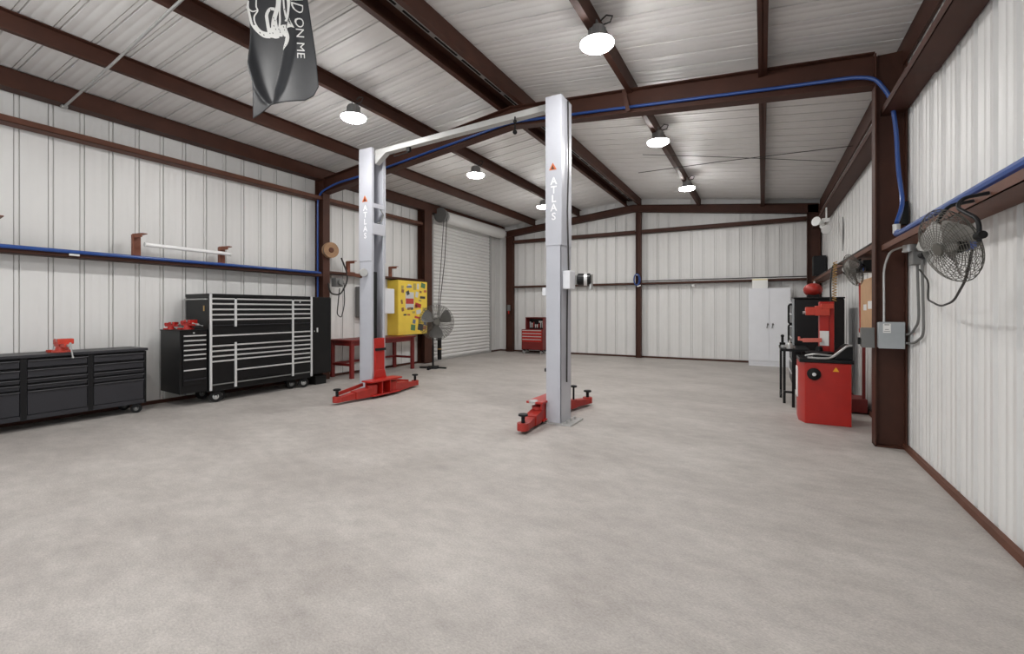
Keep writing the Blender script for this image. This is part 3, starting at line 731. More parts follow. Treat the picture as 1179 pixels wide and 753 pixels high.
# ------------------------------------------------------------------ TWO-POST LIFT
t = thing('car_lift', 'two-post car lift with pale grey posts, overhead beam and red arms', 'vehicle lift', (-3.9, 5.4, 0))
def post(x0, x1, y0, y1, open_side, ztop, zs):
    """C-shaped column, open towards open_side (+1: +x, -1: -x)"""
    k = 0.012
    b = B()
    if open_side > 0:
        b.box(x0, x0 + k, y0, y1, 0.02, ztop); e = x1
    else:
        b.box(x1 - k, x1, y0, y1, 0.02, ztop); e = x0
    b.box(x0, x1, y0, y0 + k, 0.02, ztop); b.box(x0, x1, y1 - k, y1, 0.02, ztop)
    s = open_side
    b.box(e, e - s * k, y0 + k, y0 + 0.05, 0.02, ztop); b.box(e, e - s * k, y1 - 0.05, y1 - k, 0.02, ztop)
    # sleeve of the upper extension
    g = 0.006
    b.box(x0 - g, x1 + g, y0 - g, y0, zs, ztop); b.box(x0 - g, x1 + g, y1, y1 + g, zs, ztop)
    if open_side > 0: b.box(x0 - g, x0, y0, y1, zs, ztop)
    else: b.box(x1, x1 + g, y0, y1, zs, ztop)
    return obj('post', b, LIFT, t, 0.003)
PL = (-5.745, -5.475, 5.35, 5.65)
PR = (-2.325, -2.128, 5.125, 5.45)
ZT, ZS = 3.985, 2.17
pl = post(*PL, 1, ZT, ZS); pr_ = post(*PR, -1, ZT, ZS)
obj('base_plate', B().box(PL[0] - 0.06, PL[1] + 0.05, PL[2] - 0.06, PL[3] + 0.06, 0, 0.02), LIFT, pl, 0.002)
obj('base_plate', B().box(PR[0] - 0.03, PR[1] + 0.14, PR[2] - 0.03, PR[3] + 0.06, 0, 0.02), GALV, pr_, 0.002)
b = B()
for x, y in ((PR[1] + 0.06, 5.17), (PR[1] + 0.06, 5.42), (PR[1] + 0.06, 5.30), (PR[0] + 0.02, 5.115)):
    b.cyl((x, y, 0.02), (x, y, 0.05), 0.014, n=8)
obj('anchor_bolt', b, GALV, pr_)
obj('cross_plate', B().box(PL[1] - 0.014, PL[1] + 0.006, PL[2] + 0.02, PL[3] - 0.02, 3.03, 3.10), LIFT, pl)
obj('cross_plate', B().box(PL[1] - 0.014, PL[1] + 0.010, PL[2] + 0.005, PL[3] - 0.005, 2.60, 2.78), LIFT, pl, 0.004)
obj('lift_cable', B().tube([(PL[1] - 0.03, 5.56, 3.05), (PL[1] + 0.01, 5.60, 2.95), (PL[1] - 0.02, 5.58, 2.83), (PL[1] - 0.06, 5.52, 2.80)], 0.010, 8), GREY_DK, pl)
obj('slide_rail', B().box(PL[1] - 0.012, PL[1] + 0.006, PL[2] + 0.045, PL[2] + 0.11, 0.93, 2.0), BLACK_MATT, pl)
# lettering and warning triangle on the faces towards the viewer
STK = mat('orange_sticker', (0.62, 0.16, 0.05), 0.5); STB = mat('dark_sticker', (0.08, 0.03, 0.02), 0.5)
LETTER = mat('white_letters', (0.92, 0.92, 0.94), 0.4)
def face_text(par, xc, y, z_top, step, size):
    b = B()
    for i, ch in enumerate('ATLAS'):
        vs, fs = text_mesh(ch, size, True)
        o = len(b.v)
        b.v += [Vector((xc + p.x, y, z_top - i * step + p.y - size * 0.7)) for p in vs]; b.f += [tuple(q + o for q in f) for f in fs]
    obj('lettering', b, LETTER, par)
def face_tri(par, xc, y, zc, s):
    obj('warning_triangle', B().prism([(xc - s, y, zc - s * 0.8), (xc + s, y, zc - s * 0.8), (xc, y, zc + s)], (0, -0.001, 0)), STK, par)
    obj('triangle_symbol', B().prism([(xc - s * 0.55, y - 0.0012, zc - s * 0.62), (xc + s * 0.55, y - 0.0012, zc - s * 0.62), (xc + s * 0.2, y - 0.0012, zc - s * 0.2), (xc, y - 0.0012, zc + s * 0.5), (xc - s * 0.25, y - 0.0012, zc - s * 0.15)], (0, -0.001, 0)), STB, par)
yy = PR[2] - 0.0075
za, zb = aY(637, 204, yy).z, aY(637, 255, yy).z
face_text(pr_, aY(637.5, 220, yy).x, yy, za, (za - zb) / 5, 0.125)
face_tri(pr_, aY(636.5, 191, yy).x, yy, aY(636, 192, yy).z, 0.05)
yy = PL[2] - 0.0075
za, zb = aY(421, 236, yy).z, aY(421, 276, yy).z
face_text(pl, aY(420.5, 250, yy).x, yy, za, (za - zb) / 5, 0.125)
face_tri(pl, aY(420, 228, yy).x, yy, aY(420, 229, yy).z, 0.06)
h0, h1 = aY(401, 315, 5.33), aY(416, 318, 5.33)
obj('side_bar', B().bar(h0, h1, 0.05, 0.055).bar(h0, (h0.x, 5.45, h0.z), 0.05, 0.055), RED_OXIDE_LIGHT, pl, 0.003)
h2 = aY(418.5, 314, 5.31)
obj('holder_ring', B().lathe([(0.035, 0), (0.060, 0.0), (0.066, 0.02), (0.060, 0.04), (0.035, 0.04)], h2, (0.75, -0.6, 0), 24), GALV, pl)
# overhead beam
def yl_(x): return 5.5 + (5.29 - 5.5) * (x + 5.6) / 3.4
b = B()
xa, xb = PL[1] - 0.02, PR[0] + 0.02
def slab(x0, x1, z0a, z0b, z1a, z1b, w):
    b.hexa([(x0, yl_(x0) - w, z0a), (x1, yl_(x1) - w, z0b), (x1, yl_(x1) + w, z0b), (x0, yl_(x0) + w, z0a), (x0, yl_(x0) - w, z1a), (x1, yl_(x1) - w, z1b), (x1, yl_(x1) + w, z1b), (x0, yl_(x0) + w, z1a)])
slab(xa, xb, 3.885, 3.885, 3.965, 3.965, 0.055)
slab(xa, xa + 0.24, 3.74, 3.885, 3.886, 3.89, 0.05)
slab(xb - 0.12, xb, 3.885, 3.80, 3.89, 3.886, 0.05)
obj('overhead_beam', b, BEAM, t, 0.004)
b = B().tube([(-5.05, yl_(-5.05) - 0.065, 3.83), (-5.05, yl_(-5.05) - 0.065, 3.78), (-4.72, yl_(-4.72) - 0.065, 3.79), (-4.72, yl_(-4.72) - 0.065, 3.86)], 0.008, 6)
b.box(-4.75, -4.69, yl_(-4.7) - 0.10, yl_(-4.7) - 0.055, 3.79, 3.86)
obj('shutoff_switch', b, BLACK_MATT, t)
b = B().cyl((-2.83, yl_(-2.83) - 0.068, 3.70), (-2.83, yl_(-2.83) - 0.068, 3.90), 0.01, n=8).ball((-2.83, yl_(-2.83) - 0.068, 3.70), 0.03, 0.03, 0.03, 12).ball((-2.83, yl_(-2.83) - 0.068, 3.84), 0.025, 0.025, 0.025, 12)
obj('cable_clamp', b, BLACK_MATT, t)
# carriages, arms, pads
def pad(par, x, y, z0, z1, r=0.055):
    obj('lift_pad', B().cyl((x, y, z0), (x, y, z1), 0.022, n=14).lathe([(0.03, z1), (r, z1 + 0.008), (r, z1 + 0.026), (r - 0.008, z1 + 0.03)], (x, y, 0), n=20), CHARCOAL_DK, par)
def arm(p, q, w0, w1, z0, z1, padz):
    p, q = Vector((*p, 0)), Vector((*q, 0)); d = (q - p).normalized(); n = Vector((-d.y, d.x, 0))
    m = p.lerp(q, 0.55); Z = Vector((0, 0, 1))
    b = B().hexa([p - n * w0 + Z * z0, m - n * w0 + Z * z0, m + n * w0 + Z * z0, p + n * w0 + Z * z0, p - n * w0 + Z * (z1 + 0.03), m - n * w0 + Z * z1, m + n * w0 + Z * z1, p + n * w0 + Z * (z1 + 0.03)])
    b.hexa([m - n * w1 + Z * z0, q - n * w1 + Z * z0, q + n * w1 + Z * z0, m + n * w1 + Z * z0, m - n * w1 + Z * (z1 - 0.012), q - n * w1 + Z * (z1 - 0.05), q + n * w1 + Z * (z1 - 0.05), m + n * w1 + Z * (z1 - 0.012)])
    b.cyl(q + Z * z0, q + Z * (z1 - 0.03), w1 * 1.15, n=20)
    b.cyl(p + Z * z0, p + Z * (z1 + 0.06), w0 * 1.1, n=20)
    a = obj('arm', b, RED_DULL, t, 0.004)
    pad(a, q.x, q.y, z1 - 0.05, padz)
    return a
xc = -5.475
b = B().box(xc - 0.05, xc + 0.035, 5.40, 5.60, 0.28, 0.93)
b.prism([(xc + 0.02, 5.36, 0.28), (xc + 0.02, 5.64, 0.28), (xc + 0.02, 5.60, 0.42), (xc + 0.02, 5.40, 0.42)], (0.02, 0, 0))
b.box(xc - 0.02, xc + 0.20, 5.16, 5.84, 0.255, 0.28).box(xc - 0.02, xc + 0.20, 5.20, 5.80, 0.04, 0.06)
b.box(xc + 0.0, xc + 0.18, 5.40, 5.42, 0.06, 0.255).box(xc + 0.0, xc + 0.18, 5.58, 5.60, 0.06, 0.255).box(xc + 0.01, xc + 0.03, 5.20, 5.80, 0.06, 0.255)
obj('carriage', b, RED, t, 0.004)
obj('rubber_bumper', B().box(xc + 0.035, xc + 0.055, 5.39, 5.61, 0.73, 0.77), BLACK_MATT, t)
arm((xc + 0.08, 5.28), (-5.46, 4.66), 0.075, 0.055, 0.035, 0.15, 0.20)
arm((xc + 0.08, 5.72), (-5.50, 6.42), 0.075, 0.055, 0.035, 0.15, 0.20)
obj('arm_brace', B().bar((xc - 0.06, 4.75, 0.14), (xc - 0.06, 5.22, 0.21), 0.02, 0.05).bar((xc - 0.08, 6.30, 0.12), (xc - 0.06, 5.78, 0.21), 0.02, 0.05), RED_DULL, t)
xc = -2.325
b = B().box(xc - 0.030, xc + 0.05, 5.20, 5.38, 0.25, 0.93)
b.box(xc - 0.20, xc + 0.02, 4.98, 5.60, 0.255, 0.28).box(xc - 0.20, xc + 0.02, 5.02, 5.56, 0.04, 0.06)
b.box(xc - 0.18, xc, 5.19, 5.21, 0.06, 0.255).box(xc - 0.18, xc, 5.37, 5.39, 0.06, 0.255).box(xc - 0.03, xc - 0.01, 5.02, 5.56, 0.06, 0.255)
obj('carriage', b, RED, t, 0.004)
obj('rubber_bumper', B().box(xc - 0.05, xc - 0.03, 5.19, 5.39, 0.62, 0.66), BLACK_MATT, t)
a = arm((xc - 0.09, 5.10), (-2.36, 4.58), 0.075, 0.06, 0.035, 0.15, 0.19)
obj('turntable', B().lathe([(0.06, 0.0), (0.06, 0.02), (0.05, 0.03), (0.03, 0.03)], (xc - 0.12, 5.02, 0.26), n=24), GALV, a)
a2 = arm((xc - 0.10, 5.55), (-2.235, 6.38), 0.075, 0.06, 0.035, 0.15, 0.19)
obj('lift_pad', B().cyl((-2.285, 5.95, 0.15), (-2.285, 5.95, 0.33), 0.014, n=12).lathe([(0.045, 0.325), (0.048, 0.345), (0.02, 0.352)], (-2.285, 5.95, 0)), CHARCOAL_DK, a2)
# power unit on outer face of the far-right post
a, c = aX(648, 313, -2.09), aX(660, 333, -2.09)
obj('power_box', B().box(PR[1] + 0.007, PR[1] + 0.10, 5.16, 5.34, 1.64, 1.86), CAB_WHITE, t, 0.006)
obj('limit_box', B().box(PR[0] - 0.06, PR[0] - 0.005, 5.14, 5.26, 1.56, 1.66), CAB_WHITE, t, 0.006)
b = B().lathe([(0.06, 0), (0.075, 0.01), (0.075, 0.155), (0.06, 0.17)], (-2.03, 5.42, 1.765), (0.95, 0.3, 0))
obj('pump_motor', b, BLACK, t)
obj('motor_band', B().lathe([(0.077, 0.08), (0.077, 0.12)], (-2.03, 5.42, 1.765), (0.95, 0.3, 0)), SILVER, t)
obj('motor_plate', B().box(-1.88, -1.855, 5.43, 5.50, 1.64, 1.83), GALV, t, 0.004)
obj('motor_mount', B().box(PR[1], -2.02, 5.36, 5.44, 1.70, 1.82), GALV, t, 0.004)
b = B().tube([(PR[1] + 0.02, 5.30, 3.96), (PR[1] + 0.02, 5.32, 3.2), (PR[1] + 0.02, 5.28, 2.6), (PR[1] + 0.03, 5.30, 1.86)], 0.010, 8)
b.tube([(PR[1] + 0.02, 5.28, 1.64), (PR[1] + 0.018, 5.27, 1.1), (PR[1] + 0.016, 5.27, 0.5)], 0.010, 8)
obj('control_cable', b, ROPE, t)

# ------------------------------------------------------------------ BACK WALL THINGS
t = thing('tool_chest', 'small red rolling tool chest with an open tool lid by the back wall', 'tool chest', (-6.35, 13.15, 0))
q0, q1 = aY(600.3, 402, 13.0), aY(624.5, 379.7, 13.0); r0, r1 = aY(604, 379.7, 13.0), aY(624.5, 365.4, 13.0)
obj('cabinet', B().box(q0.x, q1.x, 13.01, 13.36, 0.13, q1.z), RED_WOOD, t, 0.005)
hh = (q1.z - 0.02 - 0.37) / 4
for k in range(4):
    z1 = q1.z - 0.02 - k * hh
    dr = obj('drawer', B().box(q0.x + 0.03, q1.x - 0.03, 12.995, 13.01, z1 - hh + 0.008, z1), RED, t, 0.003)
    obj('drawer_pull', B().box(q0.x + 0.04, q1.x - 0.04, 12.98, 12.996, z1 - 0.022, z1 - 0.002), SILVER, dr)
obj('cabinet_door', B().box(q0.x + 0.03, q1.x - 0.03, 12.995, 13.01, 0.15, 0.355), RED_WOOD, t, 0.003)
obj('lid_box', B().box(r0.x, r1.x, 13.31, 13.335, q1.z, r1.z).box(r0.x, r0.x + 0.02, 13.06, 13.31, q1.z, r1.z).box(r1.x - 0.02, r1.x, 13.06, 13.31, q1.z, r1.z).box(r0.x, r1.x, 13.06, 13.31, r1.z - 0.02, r1.z), RED_WOOD, t, 0.003)
obj('dark_lining', B().box(r0.x + 0.03, r1.x - 0.03, 13.295, 13.31, q1.z + 0.01, r1.z - 0.06), BLACK, t)
for k in range(9):
    x = r0.x + 0.07 + k * 0.062; h = random.uniform(0.08, 0.22)
    obj('hand_tool', B().cyl((x, 13.27, q1.z + 0.05), (x, 13.27, q1.z + 0.05 + h), 0.014, 0.02, 8).ball((x, 13.27, q1.z + 0.05 + h), 0.026, 0.02, 0.026, 8), (SILVER, PAPER, RED)[k % 3], t)
obj('paper_label', B().box(r1.x - 0.26, r1.x - 0.04, 13.285, 13.294, r1.z - 0.17, r1.z - 0.12), PAPER, t)
for x in (q0.x + 0.06, q1.x - 0.06):
    for y in (13.06, 13.31): caster(t, x, y, 0.055, 0.13, GALV, SILVER)

t = thing('storage_cabinet', 'tall white double-door storage cabinet against the back wall', 'cabinet', (0.15, 13.1, 0))
WX0, WX1, WY, WZ = -0.31, 0.60, 12.92, 1.92
obj('body', B().box(WX0, WX1, WY, 13.38, 0.06, WZ), CAB_WHITE, t, 0.005)
obj('plinth', B().box(WX0 + 0.005, WX1 - 0.005, WY + 0.01, 13.36, 0, 0.06), CAB_WHITE, t)
xm = (WX0 + WX1) / 2
for a0, a1, hx in ((WX0 + 0.012, xm - 0.002, xm - 0.035), (xm + 0.002, WX1 - 0.012, xm + 0.075)):
    d = obj('door', B().box(a0, a1, WY - 0.018, WY, 0.13, WZ - 0.03), CAB_WHITE, t, 0.003)
    obj('door_handle', B().tube([(hx, WY - 0.018, 1.06), (hx, WY - 0.045, 1.05), (hx - 0.012, WY - 0.05, 1.00), (hx - 0.02, WY - 0.045, 0.94)], 0.010, 8).cyl((hx, WY - 0.02, 1.03), (hx, WY - 0.03, 1.03), 0.022, n=14), GREY_DK, d)
t = thing('carton', 'small white and yellow carton on top of the white cabinet', 'box', (-0.05, 13.05, WZ))
q0, q1 = aY(866, 332, 12.98), aY(884, 321, 12.98)
obj('box', B().box(q0.x, q1.x, 12.98, 13.25, WZ, q1.z + 0.02), PAPER, t, 0.004)
obj('yellow_band', B().box(q0.x - 0.001, q1.x + 0.001, 12.979, 13.251, q1.z - 0.03, q1.z + 0.005), mat('pale_yellow', (0.75, 0.68, 0.42), 0.6), t)
t = thing('hose_hanger', 'coiled blue air hose hung on the slim column in the middle of the back wall', 'hose', (-3.16, 13.36, 2.2))
q = aY(733.5, 322, 13.36)
b = B()
for k in range(4): b.tube([(q.x + 0.09 * math.cos(g) * (1 - 0.07 * k), 13.355 - 0.02 * k, q.z + 0.16 * math.sin(g)) for g in [2 * PI * i / 24 for i in range(24)]], 0.016, 8, closed=True)
obj('coil', b, BLUE, t)
obj('coupling', B().cyl((q.x + 0.02, 13.30, q.z - 0.20), (q.x + 0.12, 13.30, q.z - 0.17), 0.022, n=12), SILVER, t)
obj('hook', B().box(q.x - 0.02, q.x + 0.02, 13.28, 13.41, q.z + 0.12, q.z + 0.14), GALV, t)
p = aY(586, 356, 13.36)
b = B().box(p.x - 0.05, p.x + 0.05, 13.31, 13.378, p.z - 0.12, p.z + 0.12)
t = thing('switch_box', 'small dark switch box on the corner column right of the roll-up door', 'switch', (p.x, 13.35, p.z))
obj('box', B().box(p.x - 0.05, p.x + 0.05, 13.31, 13.378, p.z - 0.05, p.z + 0.14), GREY_DK, t, 0.004)
obj('red_handle', B().box(p.x + 0.0, p.x + 0.04, 13.30, 13.312, p.z - 0.16, p.z - 0.05), RED, t)
p = aY(799, 329, 13.3)
p = aY(798, 328.5, 13.35)
b = B().box(p.x - 0.03, p.x + 0.03, 13.35, 13.41, p.z - 0.03, p.z + 0.03)
tag(obj('outlet_plate', b, PAPER, bevel=0.003), 'small white outlet under the middle rail of the back wall', 'plate')

# ------------------------------------------------------------------ RIGHT SIDE GROUP
# tyre machine
t = thing('tire_machine', 'red tyre changing machine with black top, upright arm and dark dial on its side', 'machine', (0.67, 6.9, 0))
MX0, MX1, MY0, MY1 = 0.425, 0.92, 6.66, 7.16
obj('body', B().prism([(MX0 + 0.03, MY0, 0), (MX1, MY0, 0), (MX1, MY1, 0), (MX0 - 0.03, MY1, 0), (MX0 - 0.03, MY0 + 0.16, 0)], (0, 0, 0.745)), RED, t, 0.006)
obj('top_tray', B().box(MX0 - 0.03, MX1 + 0.02, MY0 - 0.015, MY1 + 0.02, 0.745, 0.79).box(MX0 + 0.12, MX1 + 0.02, MY0 + 0.08, MY1, 0.79, 0.83), BLACK, t, 0.006)
p = aY(937, 430.5, MY0)
obj('dial', B().lathe([(0.072, 0), (0.072, 0.03), (0.05, 0.05), (0.02, 0.055)], (p.x, MY0, p.z), (0, -1, 0)), BLACK_MATT, t)
obj('dial_hub', B().lathe([(0.022, 0.05), (0.020, 0.065), (0.005, 0.067)], (p.x, MY0, p.z), (0, -1, 0)), SILVER, t)
p = aY(962.5, 426, MY0 - 0.002)
obj('warning_triangle', B().prism([(p.x - 0.032, MY0 - 0.001, p.z - 0.022), (p.x + 0.032, MY0 - 0.001, p.z - 0.022), (p.x, MY0 - 0.001, p.z + 0.032)], (0, -0.002, 0)), mat('amber_sticker', (0.85, 0.40, 0.02), 0.5), t)
obj('side_panel', B().box(MX0 - 0.042, MX0 - 0.028, MY0 + 0.22, MY1 - 0.06, 0.28, 0.66), PAPER, t, 0.004)
YC = 7.02
a, c = aY(943.5, 412, YC), aY(957, 352, YC)
obj('column', B().box(a.x, c.x - 0.02, YC, YC + 0.14, 0.79, 1.49).box(c.x - 0.02, c.x + 0.035, YC + 0.02, YC + 0.12, 0.83, 1.49), RED, t, 0.008)
obj('white_label', B().box(a.x + 0.002, c.x - 0.024, YC - 0.003, YC + 0.001, aY(948, 398, YC).z, aY(948, 381, YC).z), PAPER, t)
e0, e1 = aY(928, 363, YC - 0.06), aY(958, 353, YC - 0.06)
obj('head_arm', B().box(e0.x, e0.x + 0.11, YC - 0.05, YC + 0.10, e0.z, e1.z - 0.005).box(e0.x + 0.105, e1.x - 0.02, YC - 0.06, YC + 0.12, e0.z - 0.005, e1.z + 0.01).box(a.x + 0.01, e1.x + 0.02, YC - 0.065, YC + 0.125, e1.z - 0.03, e1.z + 0.035), ORANGE_RED, t, 0.008)
obj('spindle_nose', B().cyl((e0.x - 0.03, YC + 0.02, e0.z + 0.035), (e0.x + 0.02, YC + 0.02, e0.z + 0.035), 0.018, n=12), GALV, t)
l0, l1 = aY(944, 392.5, YC - 0.04), aY(920, 392, YC - 0.04)
obj('lever', B().bar((l0.x + 0.02, YC - 0.03, l0.z + 0.01), (l1.x + 0.04, YC - 0.05, l1.z + 0.005), 0.03, 0.05).bar((l1.x + 0.05, YC - 0.05, l1.z + 0.008), (l1.x, YC - 0.05, l1.z + 0.015), 0.02, 0.03).cyl((l1.x, YC - 0.05, l1.z), (l1.x, YC - 0.05, l1.z + 0.05), 0.014, n=10), mat('pale_red_paint', (0.66, 0.16, 0.12), 0.45), t, 0.003)
obj('turntable', B().lathe([(0.05, 0.79), (0.05, 0.83), (0.15, 0.84), (0.15, 0.86), (0.04, 0.87), (0.035, 0.92), (0.02, 0.93)], (MX0 + 0.20, MY0 + 0.26, 0)), CHARCOAL_DK, t)
b = B(); pts = []
for i in range(9):
    g = PI * (0.05 + 0.5 * i / 8)
    pts.append((MX1 + 0.0 - 0.20 * (1 - math.sin(g)) - 0.0, 0.80 + 0.16 * math.sin(g)))
b.prism([(0.76, MY0 + 0.05, 0.79), (0.94, MY0 + 0.05, 0.79), (0.94, MY0 + 0.05, 0.955), (0.90, MY0 + 0.05, 0.965), (0.85, MY0 + 0.05, 0.93), (0.80, MY0 + 0.05, 0.86)], (0, 0.34, 0))
obj('rear_guard', b, BLACK, t, 0.006)
b = B().tube(arc([(0.48, MY0 + 0.0, 0.805), (0.60, MY0 - 0.005, 0.80), (0.72, MY0 + 0.0, 0.805), (0.80, MY0 + 0.02, 0.88), (0.88, MY0 + 0.03, 0.955), (0.93, MY0 + 0.04, 0.965)], 0.05), 0.013, 8)
b.tube(arc([(0.46, MY0 + 0.06, 0.82), (0.55, MY0 + 0.02, 0.85), (0.66, MY0 + 0.03, 0.84), (0.76, MY0 + 0.05, 0.83)], 0.05), 0.012, 8)
obj('bead_arm', b, GALV, t)
# coiled hoses up to the wall rail
b = B()
for px, r, m in ((964.5, 0.020, HOSE_Y),):
    pts = []
    for i in range(150):
        tt = i / 149; z = 1.50 + tt * 0.50; g = tt * 2 * PI * 14
        pts.append((0.80 + 0.02 * math.cos(g) + 0.01 * tt, 7.10 + 0.02 * math.sin(g), z))
    b.tube(pts, 0.0055, 6)
o = tag(obj('air_hose', b, HOSE_Y), 'coiled yellow brown air hose hanging above the red tyre machine', 'hose')
hang([(0.765, 7.10, 1.49), (0.76, 7.12, 1.75), (0.80, 7.25, 1.98), (1.02, 7.9, 2.03)], 0.010, 'straight dark hose hanging beside the coiled yellow hose', 'air_hose')

# black tool chest seen from its end
t = thing('tool_chest', 'tall black tool chest with a tubular push handle behind the red tyre machine', 'tool chest', (0.75, 8.7, 0))
KX0, KX1, KY0, KY1 = 0.412, 1.095, 8.54, 9.50
obj('body', B().box(KX0 + 0.03, KX1, KY0, KY1, 0.14, 1.56), BLACK, t, 0.02)
obj('top_lid', B().box(KX0 + 0.02, KX1 + 0.005, KY0 - 0.005, KY1, 1.56, 1.585), CHARCOAL_DK, t, 0.008)
obj('corner_trim', B().box(KX0 - 0.002, KX0 + 0.03, KY0 - 0.002, KY0 + 0.035, 0.16, 1.555), GREY_BOX, t, 0.006)
for k in range(7):
    z1 = 1.52 - k * 0.19
    dr = obj('drawer', B().box(KX0, KX0 + 0.03, KY0 + 0.04, KY1 - 0.03, z1 - 0.18, z1), BLACK, t, 0.003)
    obj('drawer_trim', B().box(KX0 - 0.016, KX0, KY0 + 0.05, KY1 - 0.04, z1 - 0.022, z1 - 0.004), SILVER, dr)
b = B()
for z0, z1 in ((1.17, 1.47), (0.86, 1.15)):
    b.tube(arc([(KX0 + 0.02, KY0 + 0.02, z1), (KX0 - 0.05, KY0 + 0.0, z1), (KX0 - 0.05, KY0 + 0.0, z0), (KX0 + 0.02, KY0 + 0.02, z0)], 0.04), 0.013, 10)
obj('push_handle', b, BLACK_MATT, t)
for x in (KX0 + 0.1, KX1 - 0.1):
    for y in (KY0 + 0.1, KY1 - 0.1): caster(t, x, y, 0.06, 0.14)
t = thing('air_tank', 'round red tank on top of the tall black tool chest', 'tank', (0.72, 8.9, 1.585))
q = aY(936, 336, 8.9)
obj('shell', B().ball((q.x, 8.9, 1.585 + 0.125), 0.135, 0.19, 0.112, 28), RED_DULL, t)
obj('foot', B().box(q.x - 0.08, q.x + 0.08, 8.78, 8.81, 1.585, 1.635).box(q.x - 0.08, q.x + 0.08, 8.99, 9.02, 1.585, 1.635), BLACK, t)
obj('valve', B().cyl((q.x + 0.02, 8.9, 1.80), (q.x + 0.02, 8.9, 1.85), 0.015, n=10), GALV, t)

# black steel stand with tools
t = thing('tool_stand', 'small black steel stand holding tools in front of the white cabinet', 'stand', (0.33, 8.0, 0))
SX0, SX1, SY0, SY1, SZ = 0.235, 0.40, 7.62, 8.44, 0.83
obj('top_plate', B().box(SX0 - 0.01, 0.58, SY0 - 0.01, SY1 + 0.01, SZ - 0.035, SZ), CHARCOAL_DK, t, 0.003)
for x, y in ((SX0, SY1 - 0.035), (SX0 + 0.03, SY0 + 0.30), (SX1 - 0.035, SY0), (0.53, SY1 - 0.035)):
    obj('leg', B().box(x, x + 0.035, y, y + 0.035, 0, SZ - 0.03), BLACK, t)
obj('stretcher', B().box(SX0 + 0.03, SX1 - 0.01, SY0 + 0.0, SY0 + 0.03, 0.20, 0.23).box(SX0, SX0 + 0.02, SY0 + 0.32, SY1, 0.10, 0.13), BLACK, t)
def tool(name, label, cat, b, m=GALV): return tag(obj(name, b, m), label, cat)
tool('machine_clamp', 'dark upright clamp on the far edge of the black steel stand', 'clamp', B().cyl((0.27, 8.30, SZ), (0.27, 8.30, SZ + 0.05), 0.04, n=14).cyl((0.27, 8.30, SZ + 0.05), (0.27, 8.30, SZ + 0.14), 0.018, n=12).ball((0.27, 8.30, SZ + 0.15), 0.025, 0.025, 0.025, 10), CHARCOAL_DK)
tool('wrench', 'grey metal wrench lying across the black steel stand', 'wrench', B().bar((0.27, 7.9, SZ + 0.02), (0.40, 7.75, SZ + 0.02), 0.03, 0.03).cyl((0.27, 7.9, SZ), (0.27, 7.9, SZ + 0.035), 0.035, n=12))
tool('oil_can', 'short grey can with a spout on the near edge of the black stand', 'can', B().lathe([(0.04, 0), (0.04, 0.06), (0.015, 0.085), (0.008, 0.12)], (0.34, 7.72, SZ)))
tool('pry_bar', 'pale metal bar lying on the black stand towards the black chest', 'bar', B().cyl((0.30, 8.05, SZ + 0.012), (0.395, 8.25, SZ + 0.012), 0.012, n=10))

# red floor stand behind machine
t = thing('jack_stand', 'low red steel base with a thin red post behind the tyre machine', 'stand', (1.12, 7.7, 0))
obj('base', B().box(1.02, 1.215, 7.55, 7.92, 0.02, 0.20), RED_WOOD, t, 0.008)
for y in (7.60, 7.86): obj('wheel', B().cyl((1.00, y, 0.035), (1.02, y, 0.035), 0.035, n=16).cyl((1.215, y, 0.035), (1.235, y, 0.035), 0.035, n=16), BLACK_MATT, t)
obj('post', B().box(1.165, 1.20, 7.60, 7.635, 0.20, 1.02), RED_WOOD, t, 0.003)

# board, boxes, poles on right wall
t = thing('notice_board', 'tan board with a small white paper on the right wall beyond the column', 'board', (1.24, 7.6, 1.13))
q0, q1 = aX(990, 378, 1.21), aX(1008, 315, 1.21)
obj('panel', B().box(1.21, 1.263, 7.0, 8.03, 1.13, 1.80), TAN, t, 0.003)
obj('paper', B().box(1.207, 1.211, 7.15, 7.5, 1.40, 1.50).box(1.207, 1.211, 7.6, 7.8, 1.38, 1.46), PAPER, t)
b = B().box(1.08, 1.22, 7.0, 7.3, 1.86, 2.0)
tag(obj('speaker_box', b, BLACK_MATT, bevel=0.006), 'black box under the wall rail above the tan board', 'box')
b = B().cyl((1.24, 8.24, 1.12), (1.24, 8.30, 1.78), 0.012, n=10).cyl((1.24, 8.238, 1.06), (1.24, 8.24, 1.12), 0.018, n=10)
tag(obj('pole', b, RED_DULL), 'thin red pole against the wall beside the tan board', 'pole')
b = B().tube([(1.09, 6.05, 2.14), (1.09, 9.0, 2.14), (1.09, 13.2, 2.14)], 0.013, 8)
tag(obj('conduit', b, ROPE), 'dark pipe along the right wall rail beyond the column', 'pipe')

# grey disconnect on column + conduit
EY = 5.80
t = thing('disconnect_box', 'pale grey electrical disconnect box on the wide brown column', 'electrical box', (1.11, EY, 1.0))
obj('body', B().box(1.016, 1.212, EY - 0.04, EY + 0.05, 1.008, 1.262), GREY_BOX, t, 0.006)
obj('cover', B().box(1.012, 1.216, EY - 0.055, EY - 0.04, 1.004, 1.266), GREY_BOX, t, 0.004)
obj('white_label', B().box(1.045, 1.105, EY - 0.0575, EY - 0.055, 1.16, 1.25), PAPER, t)
obj('label_print', B().box(1.055, 1.095, EY - 0.0585, EY - 0.0575, 1.235, 1.243).box(1.06, 1.09, EY - 0.0585, EY - 0.0575, 1.19, 1.195).box(1.05, 1.10, EY - 0.0585, EY - 0.0575, 1.172, 1.177), GREY_DK, t)
obj('latch', B().box(1.212, 1.222, EY - 0.03, EY + 0.02, 1.10, 1.20), GREY_DK, t)
JX, JY, JZ = 1.15, 5.38, 1.91
q = aY(1017, 371, EY)
